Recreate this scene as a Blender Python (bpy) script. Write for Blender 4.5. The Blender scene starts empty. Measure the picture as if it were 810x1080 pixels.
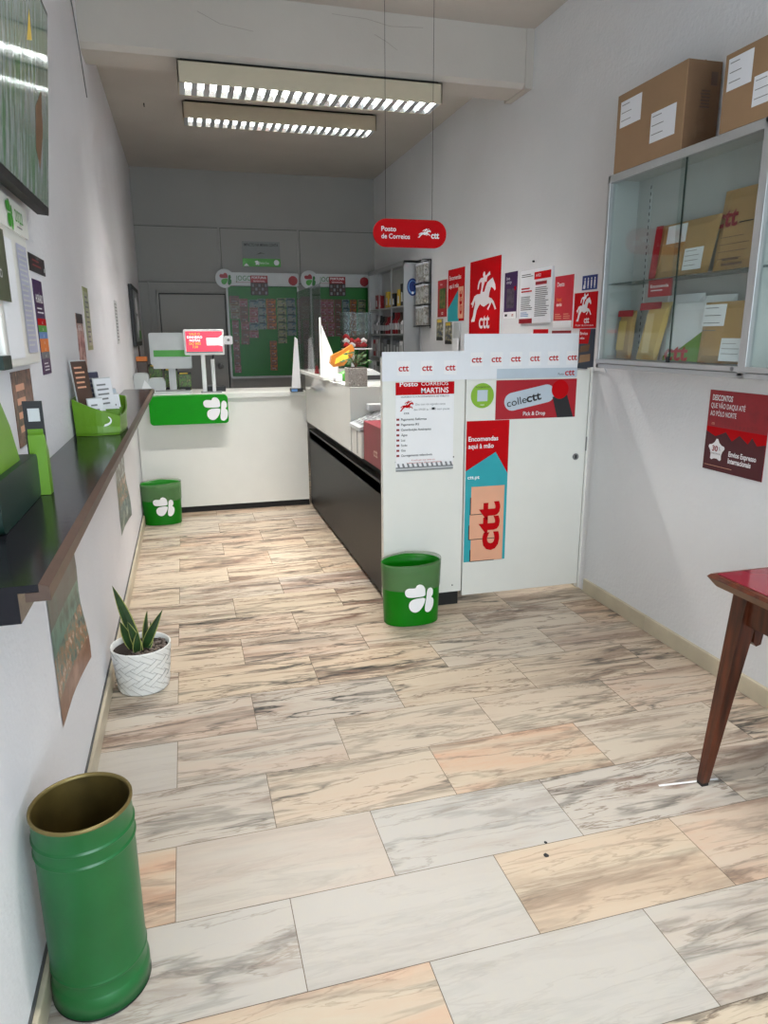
import bpy, bmesh, math, random
from math import sin, cos, pi, radians
from mathutils import Vector, Matrix
from mathutils.geometry import tessellate_polygon
random.seed(11)
S = bpy.context.scene
COL = S.collection
XL, XR, YB = -0.42, 2.22, 8.40          # left wall, right wall, back wall
YF = -1.7                               # shop front behind the camera
ZC, ZC2 = 3.32, 3.22                    # ceiling before / behind the beam

# ------------------------------------------------------------------ materials
def lin(c):
    o = []
    for v in c[:3]:
        v /= 255.0
        o.append(v/12.92 if v <= .04045 else ((v+.055)/1.055)**2.4)
    return (*o, 1)
MATS = {}
def mat(name, rgb, rough=.5, metal=0, var=.04, vscale=8, bump=0, bscale=60, emit=0, coat=0, spec=.5):
    if name in MATS: return MATS[name]
    m = bpy.data.materials.new(name); m.use_nodes = True
    nt = m.node_tree; b = nt.nodes['Principled BSDF']; L = nt.links.new
    c = lin(rgb)
    tc = nt.nodes.new('ShaderNodeTexCoord')
    n = nt.nodes.new('ShaderNodeTexNoise'); n.inputs['Scale'].default_value = vscale; n.inputs['Detail'].default_value = 4
    L(tc.outputs['Object'], n.inputs['Vector'])
    r = nt.nodes.new('ShaderNodeValToRGB')
    r.color_ramp.elements[0].position = .3; r.color_ramp.elements[1].position = .7
    r.color_ramp.elements[0].color = tuple(max(0, v*(1-var)) for v in c[:3])+(1,)
    r.color_ramp.elements[1].color = tuple(min(1, v*(1+var)) for v in c[:3])+(1,)
    L(n.outputs['Fac'], r.inputs['Fac']); L(r.outputs['Color'], b.inputs['Base Color'])
    b.inputs['Roughness'].default_value = rough; b.inputs['Metallic'].default_value = metal
    b.inputs['Specular IOR Level'].default_value = spec
    b.inputs['Coat Weight'].default_value = coat
    if emit:
        L(r.outputs['Color'], b.inputs['Emission Color']); b.inputs['Emission Strength'].default_value = emit
    if bump:
        n2 = nt.nodes.new('ShaderNodeTexNoise'); n2.inputs['Scale'].default_value = bscale; n2.inputs['Detail'].default_value = 3
        L(tc.outputs['Object'], n2.inputs['Vector'])
        bp = nt.nodes.new('ShaderNodeBump'); bp.inputs['Strength'].default_value = bump; bp.inputs['Distance'].default_value = .004
        L(n2.outputs['Fac'], bp.inputs['Height']); L(bp.outputs['Normal'], b.inputs['Normal'])
    MATS[name] = m
    return m
def photo_mat(name, cols, scale=14, rough=.35, stretch=(1, 1, 1)):
    """printed picture: blotches of the given colours"""
    m = bpy.data.materials.new(name); m.use_nodes = True
    nt = m.node_tree; b = nt.nodes['Principled BSDF']; L = nt.links.new
    tc = nt.nodes.new('ShaderNodeTexCoord'); mp = nt.nodes.new('ShaderNodeMapping'); mp.inputs['Scale'].default_value = stretch
    n = nt.nodes.new('ShaderNodeTexNoise'); n.inputs['Scale'].default_value = scale; n.inputs['Detail'].default_value = 5; n.inputs['Roughness'].default_value = .65
    r = nt.nodes.new('ShaderNodeValToRGB'); r.color_ramp.interpolation = 'LINEAR'
    e = r.color_ramp.elements
    k = len(cols)
    e[0].position = .32; e[0].color = lin(cols[0]); e[1].position = .68; e[1].color = lin(cols[-1])
    for i in range(1, k-1):
        x = e.new(.32+.36*i/(k-1)); x.color = lin(cols[i])
    L(tc.outputs['Object'], mp.inputs['Vector']); L(mp.outputs['Vector'], n.inputs['Vector']); L(n.outputs['Fac'], r.inputs['Fac'])
    L(r.outputs['Color'], b.inputs['Base Color']); b.inputs['Roughness'].default_value = rough
    MATS[name] = m
    return m
def glass_mat(name, tint=(235, 240, 238), refl=.08):
    m = bpy.data.materials.new(name); m.use_nodes = True
    nt = m.node_tree; nt.nodes.clear(); L = nt.links.new
    o = nt.nodes.new('ShaderNodeOutputMaterial'); t = nt.nodes.new('ShaderNodeBsdfTransparent'); g = nt.nodes.new('ShaderNodeBsdfGlossy')
    mx = nt.nodes.new('ShaderNodeMixShader'); fr = nt.nodes.new('ShaderNodeLayerWeight'); fr.inputs['Blend'].default_value = .3
    mr = nt.nodes.new('ShaderNodeMapRange'); mr.inputs['To Min'].default_value = refl*.5; mr.inputs['To Max'].default_value = min(1, refl*5)
    t.inputs['Color'].default_value = lin(tint); g.inputs['Roughness'].default_value = .04
    L(fr.outputs['Facing'], mr.inputs['Value']); L(mr.outputs['Result'], mx.inputs['Fac']); L(t.outputs[0], mx.inputs[1]); L(g.outputs[0], mx.inputs[2]); L(mx.outputs[0], o.inputs['Surface'])
    MATS[name] = m; return m
def film_mat(name, rgb, alpha, rough=.3):
    m = mat(name, rgb, rough); m.node_tree.nodes['Principled BSDF'].inputs['Alpha'].default_value = alpha; return m

def plaster(name, rgb, bump=.25, rough=.8, dirt=.05):
    m = bpy.data.materials.new(name); m.use_nodes = True
    nt = m.node_tree; b = nt.nodes['Principled BSDF']; L = nt.links.new
    tc = nt.nodes.new('ShaderNodeTexCoord')
    n = nt.nodes.new('ShaderNodeTexNoise'); n.inputs['Scale'].default_value = 1.3; n.inputs['Detail'].default_value = 6
    r = nt.nodes.new('ShaderNodeValToRGB'); c = lin(rgb)
    r.color_ramp.elements[0].position = .35; r.color_ramp.elements[1].position = .6
    r.color_ramp.elements[0].color = tuple(v*(1-dirt) for v in c[:3])+(1,); r.color_ramp.elements[1].color = c
    n2 = nt.nodes.new('ShaderNodeTexNoise'); n2.inputs['Scale'].default_value = 55; n2.inputs['Detail'].default_value = 4
    n3 = nt.nodes.new('ShaderNodeTexNoise'); n3.inputs['Scale'].default_value = 6; n3.inputs['Detail'].default_value = 2
    ad = nt.nodes.new('ShaderNodeMath'); ad.operation = 'MULTIPLY_ADD'; ad.inputs[1].default_value = 1.5
    bp = nt.nodes.new('ShaderNodeBump'); bp.inputs['Strength'].default_value = bump; bp.inputs['Distance'].default_value = .006
    for q in (n, n2, n3): L(tc.outputs['Object'], q.inputs['Vector'])
    L(n3.outputs['Fac'], ad.inputs[0]); L(n2.outputs['Fac'], ad.inputs[2]); L(ad.outputs[0], bp.inputs['Height']); L(bp.outputs['Normal'], b.inputs['Normal'])
    L(n.outputs['Fac'], r.inputs['Fac']); L(r.outputs['Color'], b.inputs['Base Color']); b.inputs['Roughness'].default_value = rough
    b.inputs['Specular IOR Level'].default_value = .3
    MATS[name] = m; return m

def marble(name):
    m = bpy.data.materials.new(name); m.use_nodes = True
    nt = m.node_tree; b = nt.nodes['Principled BSDF']; L = nt.links.new; N = nt.nodes.new
    def math_(op, a, bb=None, c=None, clamp=False):
        q = N('ShaderNodeMath'); q.operation = op; q.use_clamp = clamp
        for i, v in enumerate((a, bb, c)):
            if v is None: continue
            if isinstance(v, (int, float)): q.inputs[i].default_value = v
            else: L(v, q.inputs[i])
        return q.outputs[0]
    def mixc(f, a, bb):
        q = N('ShaderNodeMix'); q.data_type = 'RGBA'
        if isinstance(f, (int, float)): q.inputs[0].default_value = f
        else: L(f, q.inputs[0])
        for i, v in ((6, a), (7, bb)):
            if isinstance(v, tuple): q.inputs[i].default_value = v
            else: L(v, q.inputs[i])
        return q.outputs[2]
    at = N('ShaderNodeAttribute'); at.attribute_name = 'tile'; sp = N('ShaderNodeSeparateXYZ'); L(at.outputs['Vector'], sp.inputs[0])
    vein, pink, grey = sp.outputs[0], sp.outputs[1], sp.outputs[2]
    sd = N('ShaderNodeAttribute'); sd.attribute_name = 'seed'
    geo = N('ShaderNodeNewGeometry')
    off = N('ShaderNodeVectorMath'); off.operation = 'MULTIPLY_ADD'
    cmb = N('ShaderNodeCombineXYZ')
    for i in range(3): L(sd.outputs['Fac'], cmb.inputs[i])
    L(cmb.outputs[0], off.inputs[0]); off.inputs[1].default_value = (37, 91, 53); L(geo.outputs['Position'], off.inputs[2])
    mp = N('ShaderNodeMapping'); mp.inputs['Rotation'].default_value = (0, 0, radians(-9)); mp.inputs['Scale'].default_value = (.72, 5.2, 1)
    L(off.outputs[0], mp.inputs['Vector'])
    wn = N('ShaderNodeTexNoise'); wn.inputs['Scale'].default_value = 2.2; wn.inputs['Detail'].default_value = 5; L(mp.outputs[0], wn.inputs['Vector'])
    wm = N('ShaderNodeVectorMath'); wm.operation = 'MULTIPLY_ADD'; L(wn.outputs['Color'], wm.inputs[0]); wm.inputs[1].default_value = (.45, .5, 0); L(mp.outputs[0], wm.inputs[2])
    def noise(vec, s, d=4, r=.55):
        q = N('ShaderNodeTexNoise'); q.inputs['Scale'].default_value = s; q.inputs['Detail'].default_value = d; q.inputs['Roughness'].default_value = r
        L(vec, q.inputs['Vector']); return q.outputs['Fac']
    w = wm.outputs[0]
    def ridge(fac, width, pos=.5):   # 1 on the line
        d = math_('ABSOLUTE', math_('SUBTRACT', fac, pos))
        return math_('SUBTRACT', 1.0, math_('DIVIDE', d, width), clamp=True)
    thin = ridge(noise(w, 1.25, 6, .56), .03)
    thin2 = ridge(noise(w, 2.6, 6, .6), .02, .47)
    wide = ridge(noise(w, .9, 7, .62), .06, .54)
    patch = math_('MULTIPLY', math_('SUBTRACT', noise(mp.outputs[0], 1.2, 2), .42), 6, clamp=True)
    patch2 = math_('MULTIPLY', math_('SUBTRACT', noise(mp.outputs[0], 1.7, 3, .6), .5), 7, clamp=True)
    cloud = noise(w, 1.6, 5, .6)
    base = mixc(grey, lin((198, 181, 158)), lin((184, 179, 172)))
    base = mixc(math_('MULTIPLY', pink, math_('MULTIPLY', math_('SUBTRACT', cloud, .38), 4, clamp=True)), base, lin((200, 156, 128)))
    fine = noise(off.outputs[0], 26, 5, .7)
    base = mixc(math_('MULTIPLY', math_('SUBTRACT', fine, .45), .9, clamp=True), base, lin((196, 186, 166)))
    streak = math_('MULTIPLY', math_('SUBTRACT', noise(w, 4.0, 6, .7), .47), 4.0, clamp=True)
    base = mixc(math_('MULTIPLY', math_('MULTIPLY', streak, patch2), math_('MULTIPLY', vein, .7)), base, lin((150, 116, 94)))
    base = mixc(math_('MULTIPLY', math_('MULTIPLY', wide, patch), math_('MULTIPLY', vein, .95)), base, lin((118, 92, 78)))
    base = mixc(math_('MULTIPLY', thin2, math_('MULTIPLY', vein, .8)), base, lin((112, 92, 76)))
    v1 = math_('MULTIPLY', math_('MULTIPLY', thin, math_('MULTIPLY_ADD', patch2, .5, .55)), math_('MULTIPLY', vein, 1.0), None, True)
    base = mixc(v1, base, lin((52, 52, 50)))
    L(base, b.inputs['Base Color'])
    rr = math_('MULTIPLY_ADD', fine, .25, .24); L(rr, b.inputs['Roughness'])
    b.inputs['Specular IOR Level'].default_value = .4
    MATS[name] = m; return m

M_wallL = plaster('plaster_left', (226, 226, 231), .35)
M_wallR = plaster('plaster_right', (222, 223, 226), .45)
M_ceil = plaster('plaster_ceiling', (192, 186, 179), .2, dirt=.09)
M_grey = mat('grey_panelling', (150, 149, 146), .6, var=.03, vscale=2)
M_greyd = mat('grey_panel_joint', (80, 80, 80), .6)
M_marble = marble('veined_marble')
M_grout = mat('grout', (110, 98, 84), .9)
M_base = mat('marble_skirting', (190, 180, 158), .35, var=.14, vscale=5)
M_white = mat('white_laminate', (226, 226, 221), .3, var=.012)
M_whiteg = mat('white_gloss_laminate', (212, 213, 208), .12, var=.012)
M_black = mat('black_laminate', (27, 27, 28), .4, var=.1, spec=.18)
M_blackm = mat('black_matte', (16, 16, 17), .6)
M_top = mat('dark_shelf_gloss', (26, 25, 30), .16, var=.15, bump=.05, spec=.22)
M_brown = mat('brown_edge_wood', (76, 56, 46), .4, var=.15, vscale=20)
M_wood = None
M_green = mat('vivid_green_plastic', (6, 138, 6), .4, var=.03, spec=.15)
M_greenb = mat('bin_green_plastic', (4, 112, 4), .35, var=.05, spec=.25)
M_cgreen = mat('green_enamel', (18, 94, 44), .32, var=.12, vscale=5, bump=.15, bscale=14)
M_lime = mat('lime_plastic', (94, 140, 22), .35)
M_dgreen = mat('dark_green_plastic', (14, 40, 34), .4)
M_red = mat('print_red', (184, 4, 14), .55, var=.03, spec=.1)
M_dred = mat('print_dark_red', (140, 8, 26), .4, var=.08)
M_crim = mat('print_crimson', (168, 10, 30), .4)
M_teal = mat('print_teal', (38, 160, 172), .4)
M_pw = mat('print_white', (235, 235, 238), .45, var=.01)
M_paper = mat('paper_white', (228, 230, 236), .55, var=.015)
M_ink = mat('print_black', (26, 26, 30), .5)
M_inkg = mat('print_grey', (120, 122, 126), .5)
M_lgrey = mat('light_grey_plastic', (190, 193, 195), .35)
M_alu = mat('brushed_aluminium', (178, 180, 182), .38, .55, var=.03)
M_metal = mat('steel', (150, 150, 152), .3, .9)
M_card = mat('cardboard', (148, 118, 88), .75, var=.05)
M_cards = mat('cardboard_edge', (108, 80, 56), .8)
M_kraft = mat('kraft_paper', (176, 140, 88), .6, var=.08, bump=.3, bscale=18)
M_kraft2 = mat('yellow_padded_paper', (206, 172, 96), .55, var=.07, bump=.4, bscale=16)
M_glass = glass_mat('cabinet_glass', (246, 250, 249), .035)
M_plexi = glass_mat('plexiglass', (232, 233, 232), .09)
M_shelfg = glass_mat('shelf_glass', (205, 218, 214), .12)
M_purple = mat('print_purple', (62, 30, 82), .4)
M_blue = mat('print_blue', (22, 48, 120), .4)
M_orange = mat('print_orange', (226, 120, 20), .4)
M_yellow = mat('print_yellow', (230, 196, 60), .4)
M_peach = mat('print_peach', (226, 168, 138), .45)
M_pgreen = mat('print_green', (60, 150, 40), .4)
M_lb = mat('print_light_blue', (90, 140, 200), .4)
M_navy = mat('print_navy', (24, 44, 66), .4)
M_soft = mat('pale_blue_tape', (186, 198, 210), .4)
M_jogosg = mat('board_green', (6, 104, 24), .4)
M_fix = mat('cream_lamp_housing', (190, 180, 158), .4)
M_refl = mat('lamp_reflector', (235, 238, 240), .15, .85, var=0)
M_blade = mat('lamp_louvre', (205, 210, 214), .28, .5, var=0)
M_tube = mat('lit_tube', (255, 252, 246), .5, var=0, emit=2.5)
M_soil = mat('dark_soil', (44, 34, 30), .95, bump=.8, bscale=90)
M_peb = mat('pebbles', (112, 98, 90), .6, var=.3, vscale=30)
M_leaf = mat('leaf_green', (36, 66, 30), .4, var=.4, vscale=26)
M_leafy = mat('leaf_margin', (160, 164, 92), .45)
M_inner = mat('rusty_brass_inside', (84, 70, 34), .45, .3, var=.35, vscale=9)
M_rimm = mat('brass_rim', (120, 104, 62), .4, .5)

def wood():
    m = bpy.data.materials.new('varnished_wood'); m.use_nodes = True
    nt = m.node_tree; b = nt.nodes['Principled BSDF']; L = nt.links.new
    tc = nt.nodes.new('ShaderNodeTexCoord'); mp = nt.nodes.new('ShaderNodeMapping'); mp.inputs['Scale'].default_value = (14, 14, 1.5)
    n = nt.nodes.new('ShaderNodeTexNoise'); n.inputs['Scale'].default_value = 3; n.inputs['Detail'].default_value = 6
    r = nt.nodes.new('ShaderNodeValToRGB'); r.color_ramp.elements[0].position = .35; r.color_ramp.elements[1].position = .7
    r.color_ramp.elements[0].color = lin((50, 22, 12)); r.color_ramp.elements[1].color = lin((100, 48, 26))
    L(tc.outputs['Object'], mp.inputs['Vector']); L(mp.outputs['Vector'], n.inputs['Vector']); L(n.outputs['Fac'], r.inputs['Fac']); L(r.outputs['Color'], b.inputs['Base Color'])
    b.inputs['Roughness'].default_value = .3; MATS['wood'] = m; return m
M_wood = wood()
M_woodl = mat('light_edge_wood', (98, 62, 36), .35, var=.15, vscale=16)

# ------------------------------------------------------------------ mesh builder
_TXT = {}
def text_tris(s, bold=0.0):
    k = (s, bold)
    if k in _TXT: return _TXT[k]
    cu = bpy.data.curves.new('t', 'FONT'); cu.body = s; cu.size = 1; cu.offset = bold; cu.resolution_u = 3
    o = bpy.data.objects.new('t', cu); COL.objects.link(o)
    dg = bpy.context.evaluated_depsgraph_get(); dg.update()
    me = bpy.data.meshes.new_from_object(o.evaluated_get(dg))
    vs = [(v.co.x, v.co.y) for v in me.vertices]; fs = [tuple(p.vertices) for p in me.polygons]
    bpy.data.objects.remove(o); bpy.data.curves.remove(cu); bpy.data.meshes.remove(me)
    _TXT[k] = (vs, fs); return _TXT[k]

class MB:
    def __init__(s): s.v = []; s.f = []; s.m = []; s.sm = []; s.mats = []
    def mi(s, m):
        if m not in s.mats: s.mats.append(m)
        return s.mats.index(m)
    def add(s, vs, fs, m, smooth=False):
        b = len(s.v); s.v += [tuple(v) for v in vs]; i = s.mi(m)
        for f in fs: s.f.append(tuple(b+k for k in f)); s.m.append(i); s.sm.append(smooth)
    def box(s, x0, x1, y0, y1, z0, z1, m, bev=0.0):
        bm = bmesh.new(); bmesh.ops.create_cube(bm, size=1)
        for v in bm.verts:
            v.co = Vector(((x0+x1)/2+v.co.x*(x1-x0), (y0+y1)/2+v.co.y*(y1-y0), (z0+z1)/2+v.co.z*(z1-z0)))
        if bev: bmesh.ops.bevel(bm, geom=bm.edges[:], offset=bev, segments=2, profile=.5, affect='EDGES')
        s.bm(bm, m); return s
    def bm(s, bm, m, smooth=False):
        bm.verts.index_update(); s.add([v.co for v in bm.verts], [[v.index for v in f.verts] for f in bm.faces], m, smooth); bm.free()
    def poly(s, pts, m, y=0, fn=None, sub=0):       # flat outline in XZ facing -Y
        tr = tessellate_polygon([[Vector((p[0], p[1], 0)) for p in pts]])
        vs = [(p[0], y, p[1]) for p in pts]; fs = []
        for t in tr:
            a, b, c = [pts[i] for i in t]
            ar = (b[0]-a[0])*(c[1]-a[1])-(b[1]-a[1])*(c[0]-a[0])
            fs.append(tuple(t) if ar > 0 else (t[0], t[2], t[1]))
        if sub:
            bm = bmesh.new(); bv = [bm.verts.new(v) for v in vs]
            for f in fs:
                try: bm.faces.new([bv[i] for i in f])
                except ValueError: pass
            for _ in range(5):
                e = [e for e in bm.edges if e.calc_length() > sub]
                if not e: break
                bmesh.ops.subdivide_edges(bm, edges=e, cuts=1); bmesh.ops.triangulate(bm, faces=bm.faces[:])
            bm.verts.index_update()
            vs = [tuple(v.co) for v in bm.verts]; fs = [[v.index for v in f.verts] for f in bm.faces]; bm.free()
        if fn: vs = [fn(*v) for v in vs]
        s.add(vs, fs, m); return s
    def rect(s, x0, x1, z0, z1, m, y=0): return s.poly([(x0, z0), (x1, z0), (x1, z1), (x0, z1)], m, y)
    def slab(s, pts, m, y0, y1):                    # extruded outline, y0 front
        n = len(pts); s.poly(pts, m, y0)
        tr = tessellate_polygon([[Vector((p[0], p[1], 0)) for p in pts]])
        s.add([(p[0], y1, p[1]) for p in pts], [tuple(t) for t in tr], m)
        s.add([(p[0], y0, p[1]) for p in pts]+[(p[0], y1, p[1]) for p in pts], [(i, i+n, (i+1) % n+n, (i+1) % n) for i in range(n)], m)
        return s
    def disc(s, cx, cz, r, m, y=0, n=20, ry=None):
        ry = ry or r
        return s.poly([(cx+r*cos(2*pi*i/n), cz+ry*sin(2*pi*i/n)) for i in range(n)], m, y)
    def text(s, t, x, z, h, m, y=0, w=None, al='l', bold=.0, rot=0, fn=None):
        vs, fs = text_tris(t, bold)
        if not vs: return s
        x1 = max(v[0] for v in vs); x0 = min(v[0] for v in vs); k = h/.72
        kx = (w/(x1-x0)) if w else k
        W = (x1-x0)*kx; ox = {'l': 0, 'c': -W/2, 'r': -W}[al]
        out = []
        for a, b in vs:
            px, pz = (a-x0)*kx+ox, b*k
            if rot: px, pz = px*cos(rot)-pz*sin(rot), px*sin(rot)+pz*cos(rot)
            q = (x+px, y, z+pz); out.append(fn(*q) if fn else q)
        s.add(out, fs, m); return s
    def lines(s, x, z, w, n, gap, m, y=0, th=.35, seed=1):
        r = random.Random(seed)
        for i in range(n): s.rect(x, x+w*r.uniform(.72, 1), z-i*gap-gap*th, z-i*gap, m, y)
        return s
    def lathe(s, prof, m, n=40, c=(0, 0), smooth=True, el=1.0):
        vs = []; k = len(prof)
        for i in range(n):
            a = 2*pi*i/n
            for r, z in prof: vs.append((c[0]+r*cos(a), c[1]+r*sin(a)*el, z))
        fs = [(i*k+j, ((i+1) % n)*k+j, ((i+1) % n)*k+j+1, i*k+j+1) for i in range(n) for j in range(k-1)]
        s.add(vs, fs, m, smooth); return s
    def tube(s, pts, r, m, n=8, caps=True):
        pts = [Vector(p) for p in pts]; rs = r if isinstance(r, (list, tuple)) else [r]*len(pts); vs = []
        for i, p in enumerate(pts):
            d = (pts[min(i+1, len(pts)-1)]-pts[max(i-1, 0)]).normalized()
            u = d.orthogonal().normalized() if i == 0 else (u-d*u.dot(d)).normalized()
            w = d.cross(u)
            vs += [p+(u*cos(2*pi*k/n)+w*sin(2*pi*k/n))*rs[i] for k in range(n)]
        fs = [(i*n+k, i*n+(k+1) % n, (i+1)*n+(k+1) % n, (i+1)*n+k) for i in range(len(pts)-1) for k in range(n)]
        s.add(vs, fs, m, True)
        if caps: s.add(vs[:n], [tuple(range(n))[::-1]], m); s.add(vs[-n:], [tuple(range(n))], m)
        return s
    def xf(s, M): s.v = [tuple(M @ Vector(v)) for v in s.v]; return s
    def build(s, name, parent=None, loc=(0, 0, 0), rot=(0, 0, 0)):
        me = bpy.data.meshes.new(name); me.from_pydata(s.v, [], s.f)
        for m in s.mats: me.materials.append(m)
        me.polygons.foreach_set('material_index', s.m); me.polygons.foreach_set('use_smooth', s.sm); me.update()
        o = bpy.data.objects.new(name, me); COL.objects.link(o); o.location = loc; o.rotation_euler = rot
        if parent: o.parent = parent
        return o
def tag(o, label, cat, group=None):
    o['label'] = label; o['category'] = cat
    if group: o['group'] = group
    return o
def thing(name, label, cat, loc=(0, 0, 0), rz=0, group=None, rx=0):
    o = bpy.data.objects.new(name, None); COL.objects.link(o); o.location = loc; o.rotation_euler = (rx, 0, rz); o.empty_display_size = .1
    return tag(o, label, cat, group)
def struct(mb, name, parent=None):
    o = mb.build(name, parent)
    if not parent: o['kind'] = 'structure'
    return o
def copyobj(o, parent=None, **kw):
    c = o.copy(); COL.objects.link(c); c.parent = parent
    for ch in o.children: copyobj(ch, c)
    return c

RW, LW = -pi/2, pi/2
def onR(mb, name, label, cat, y, z, group=None, parent=None, x=None, tilt=0):       # flat thing on right wall; y = its far (left) edge
    return tag(mb.build(name, None, (x or XR-.0003, y, z), (tilt, 0, RW)), label, cat, group)
def onL(mb, name, label, cat, y, z, group=None, x=None, tilt=0):                    # on left wall; y = its near (left) edge
    return tag(mb.build(name, None, (x or XL+.0003, y, z), (tilt, 0, LW)), label, cat, group)

# ------------------------------------------------------------------ logos
_H = [(78,655),(100,615),(120,560),(150,538),(188,530),(200,470),(203,400),(190,392),(178,420),(168,480),(155,482),(158,440),(168,390),(190,352),(222,338),(214,310),(222,282),(232,268),(240,282),(242,318),(264,302),(292,262),(299,300),(268,326),(263,350),(258,388),(240,384),(228,430),(218,470),(216,505),(236,500),(250,440),(268,392),(298,360),(326,333),(336,360),(355,410),(362,462),(350,482),(336,456),(312,440),(304,470),(294,510),(288,560),(320,572),(345,605),(360,650),(373,690),(357,702),(342,655),(322,618),(302,668),(284,712),(272,695),(296,648),(292,628),(266,650),(235,674),(210,662),(190,645),(172,675),(152,722),(142,775),(128,850),(112,858),(104,850),(92,866),(86,842),(106,790),(116,720),(130,650),(128,604),(104,690),(92,690),(95,664)]
def _n(p):
    x, y = p; u = (x-60)/350; yt = 185-.324*(x-60); yb = 1015-.04*(x-60); return (u, (yb-y)/(yb-yt))
HORSE = [_n(p) for p in _H]
def horse(mb, x, z, w, h, m, y=0, skew=0):    # box = full poster-unit square
    mb.poly([(x+(u+skew*v)*w, z+v*h) for u, v in HORSE], m, y)
_CL = [[(220,480),(225,445),(255,425),(300,428),(335,430),(340,405),(370,390),(410,400),(438,440),(442,490),(440,525),(380,530),(270,530),(235,515)],
       [(262,610),(275,570),(320,545),(440,540),(440,580),(420,630),(385,680),(340,702),(295,685),(268,650)],
       [(454,540),(458,470),(475,445),(500,440),(522,455),(533,490),(528,530),(505,548),(535,565),(543,610),(530,670),(500,705),(470,713),(440,695),(437,650),(445,600)]]
CLOVER = [[((x-385)/325, (550-y)/325) for x, y in p] for p in _CL]
def rsm(pts, n=3):   # smooth closed outline (Chaikin)
    for _ in range(n-1):
        o = []
        for i, p in enumerate(pts):
            q = pts[(i+1) % len(pts)]; o += [(p[0]*.75+q[0]*.25, p[1]*.75+q[1]*.25), (p[0]*.25+q[0]*.75, p[1]*.25+q[1]*.75)]
        pts = o
    return pts
def clover(mb, cx, cz, w, ms, y=0, fn=None, sub=0):
    for i, p in enumerate(CLOVER):
        mb.poly(rsm([(cx+a*w, cz+b*w) for a, b in p]), ms[i] if isinstance(ms, list) else ms, y, fn, sub)
def rrect(x0, x1, z0, z1, r, n=6):
    o = []
    for cx, cz, a0 in ((x1-r, z0+r, -90), (x1-r, z1-r, 0), (x0+r, z1-r, 90), (x0+r, z0+r, 180)):
        for k in range(n+1):
            a = radians(a0+90*k/n); o.append((cx+r*cos(a), cz+r*sin(a)))
    return o

# ------------------------------------------------------------------ room shell
def simple(x0, x1, y0, y1, z0, z1, m): return MB().box(x0, x1, y0, y1, z0, z1, m)
# floor: running-bond marble slabs, each slab a face with its own tone
D, W, Y0, X0 = .2953, .6051, 1.6293, -.1277
STY = {  # (row, column): veins, pink, grey-white
 (1,-1):(.5,.9,.1),(1,0):(.12,.22,.75),(1,1):(.45,0,1),(1,2):(1.,.05,.85),(1,3):(.8,.2,.5),
 (0,-1):(.6,.1,1),(0,0):(.5,.05,1),(0,1):(.12,.04,1),(0,2):(.45,.25,.12),(0,3):(.6,.5,.4),
 (-1,-1):(.3,.2,.8),(-1,0):(.45,.5,.2),(-1,1):(.15,.03,1),(-1,2):(.5,.15,.85),
 (2,-1):(.6,.1,.4),(2,0):(.75,.05,.7),(2,1):(.75,.18,.2),(2,2):(.6,1.,.1),(2,3):(.6,.1,.4),
 (3,-1):(.1,0,.9),(3,0):(.6,.35,.6),(3,1):(.65,.12,.3),(3,2):(.75,.1,.25),(3,3):(.8,.35,.4)}
def make_floor():
    rnd = random.Random(5)
    mb = MB(); vals = []; mb.box(XL-.1, XR+.1, YF-.1, YB+.1, -.1, -.0012, M_grout)
    nb = len(mb.f); g = .0011
    for b in range(-11, 25):
        y0, y1 = Y0+(b-1)*D, Y0+b*D
        if y1 < YF or y0 > YB: continue
        off = 0 if b % 2 else .5
        for c in range(-2, 6):
            x0 = X0+(c+off)*W-(W if not b % 2 else 0)*0; x1 = x0+W
            key = (b, c+1 if (b % 2 == 0) else c)
            xa, xb = max(x0, XL), min(x1, XR); ya, yb = max(y0, YF), min(y1, YB)
            if xb-xa < .01: continue
            mb.add([(xa+g, ya+g, 0), (xb-g, ya+g, 0), (xb-g, yb-g, 0), (xa+g, yb-g, 0)], [(0, 1, 2, 3)], M_marble)
            st = STY.get(key) or (rnd.uniform(.75, 1.1), rnd.choice([0, .05, .1, .2, .35, .5]), rnd.choice([0, .1, .15, .3, .4, .65]))
            vals.append((st, rnd.random()))
    o = mb.build('floor'); o['kind'] = 'structure'; me = o.data
    a = me.attributes.new('tile', 'FLOAT_VECTOR', 'CORNER'); s = me.attributes.new('seed', 'FLOAT', 'CORNER'); a = me.attributes['tile']; s = me.attributes['seed']
    for i, p in enumerate(me.polygons):
        st, r = vals[i-nb] if i >= nb else ((0, 0, 0), 0)
        for li in p.loop_indices: a.data[li].vector = st; s.data[li].value = r
make_floor()
struct(simple(XL-.1, XL, YF-.1, YB+.1, -.1, 3.5, M_wallL), 'wall_left')
struct(simple(XR, XR+.1, YF-.1, YB+.1, -.1, 3.5, M_wallR), 'wall_right')
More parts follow.
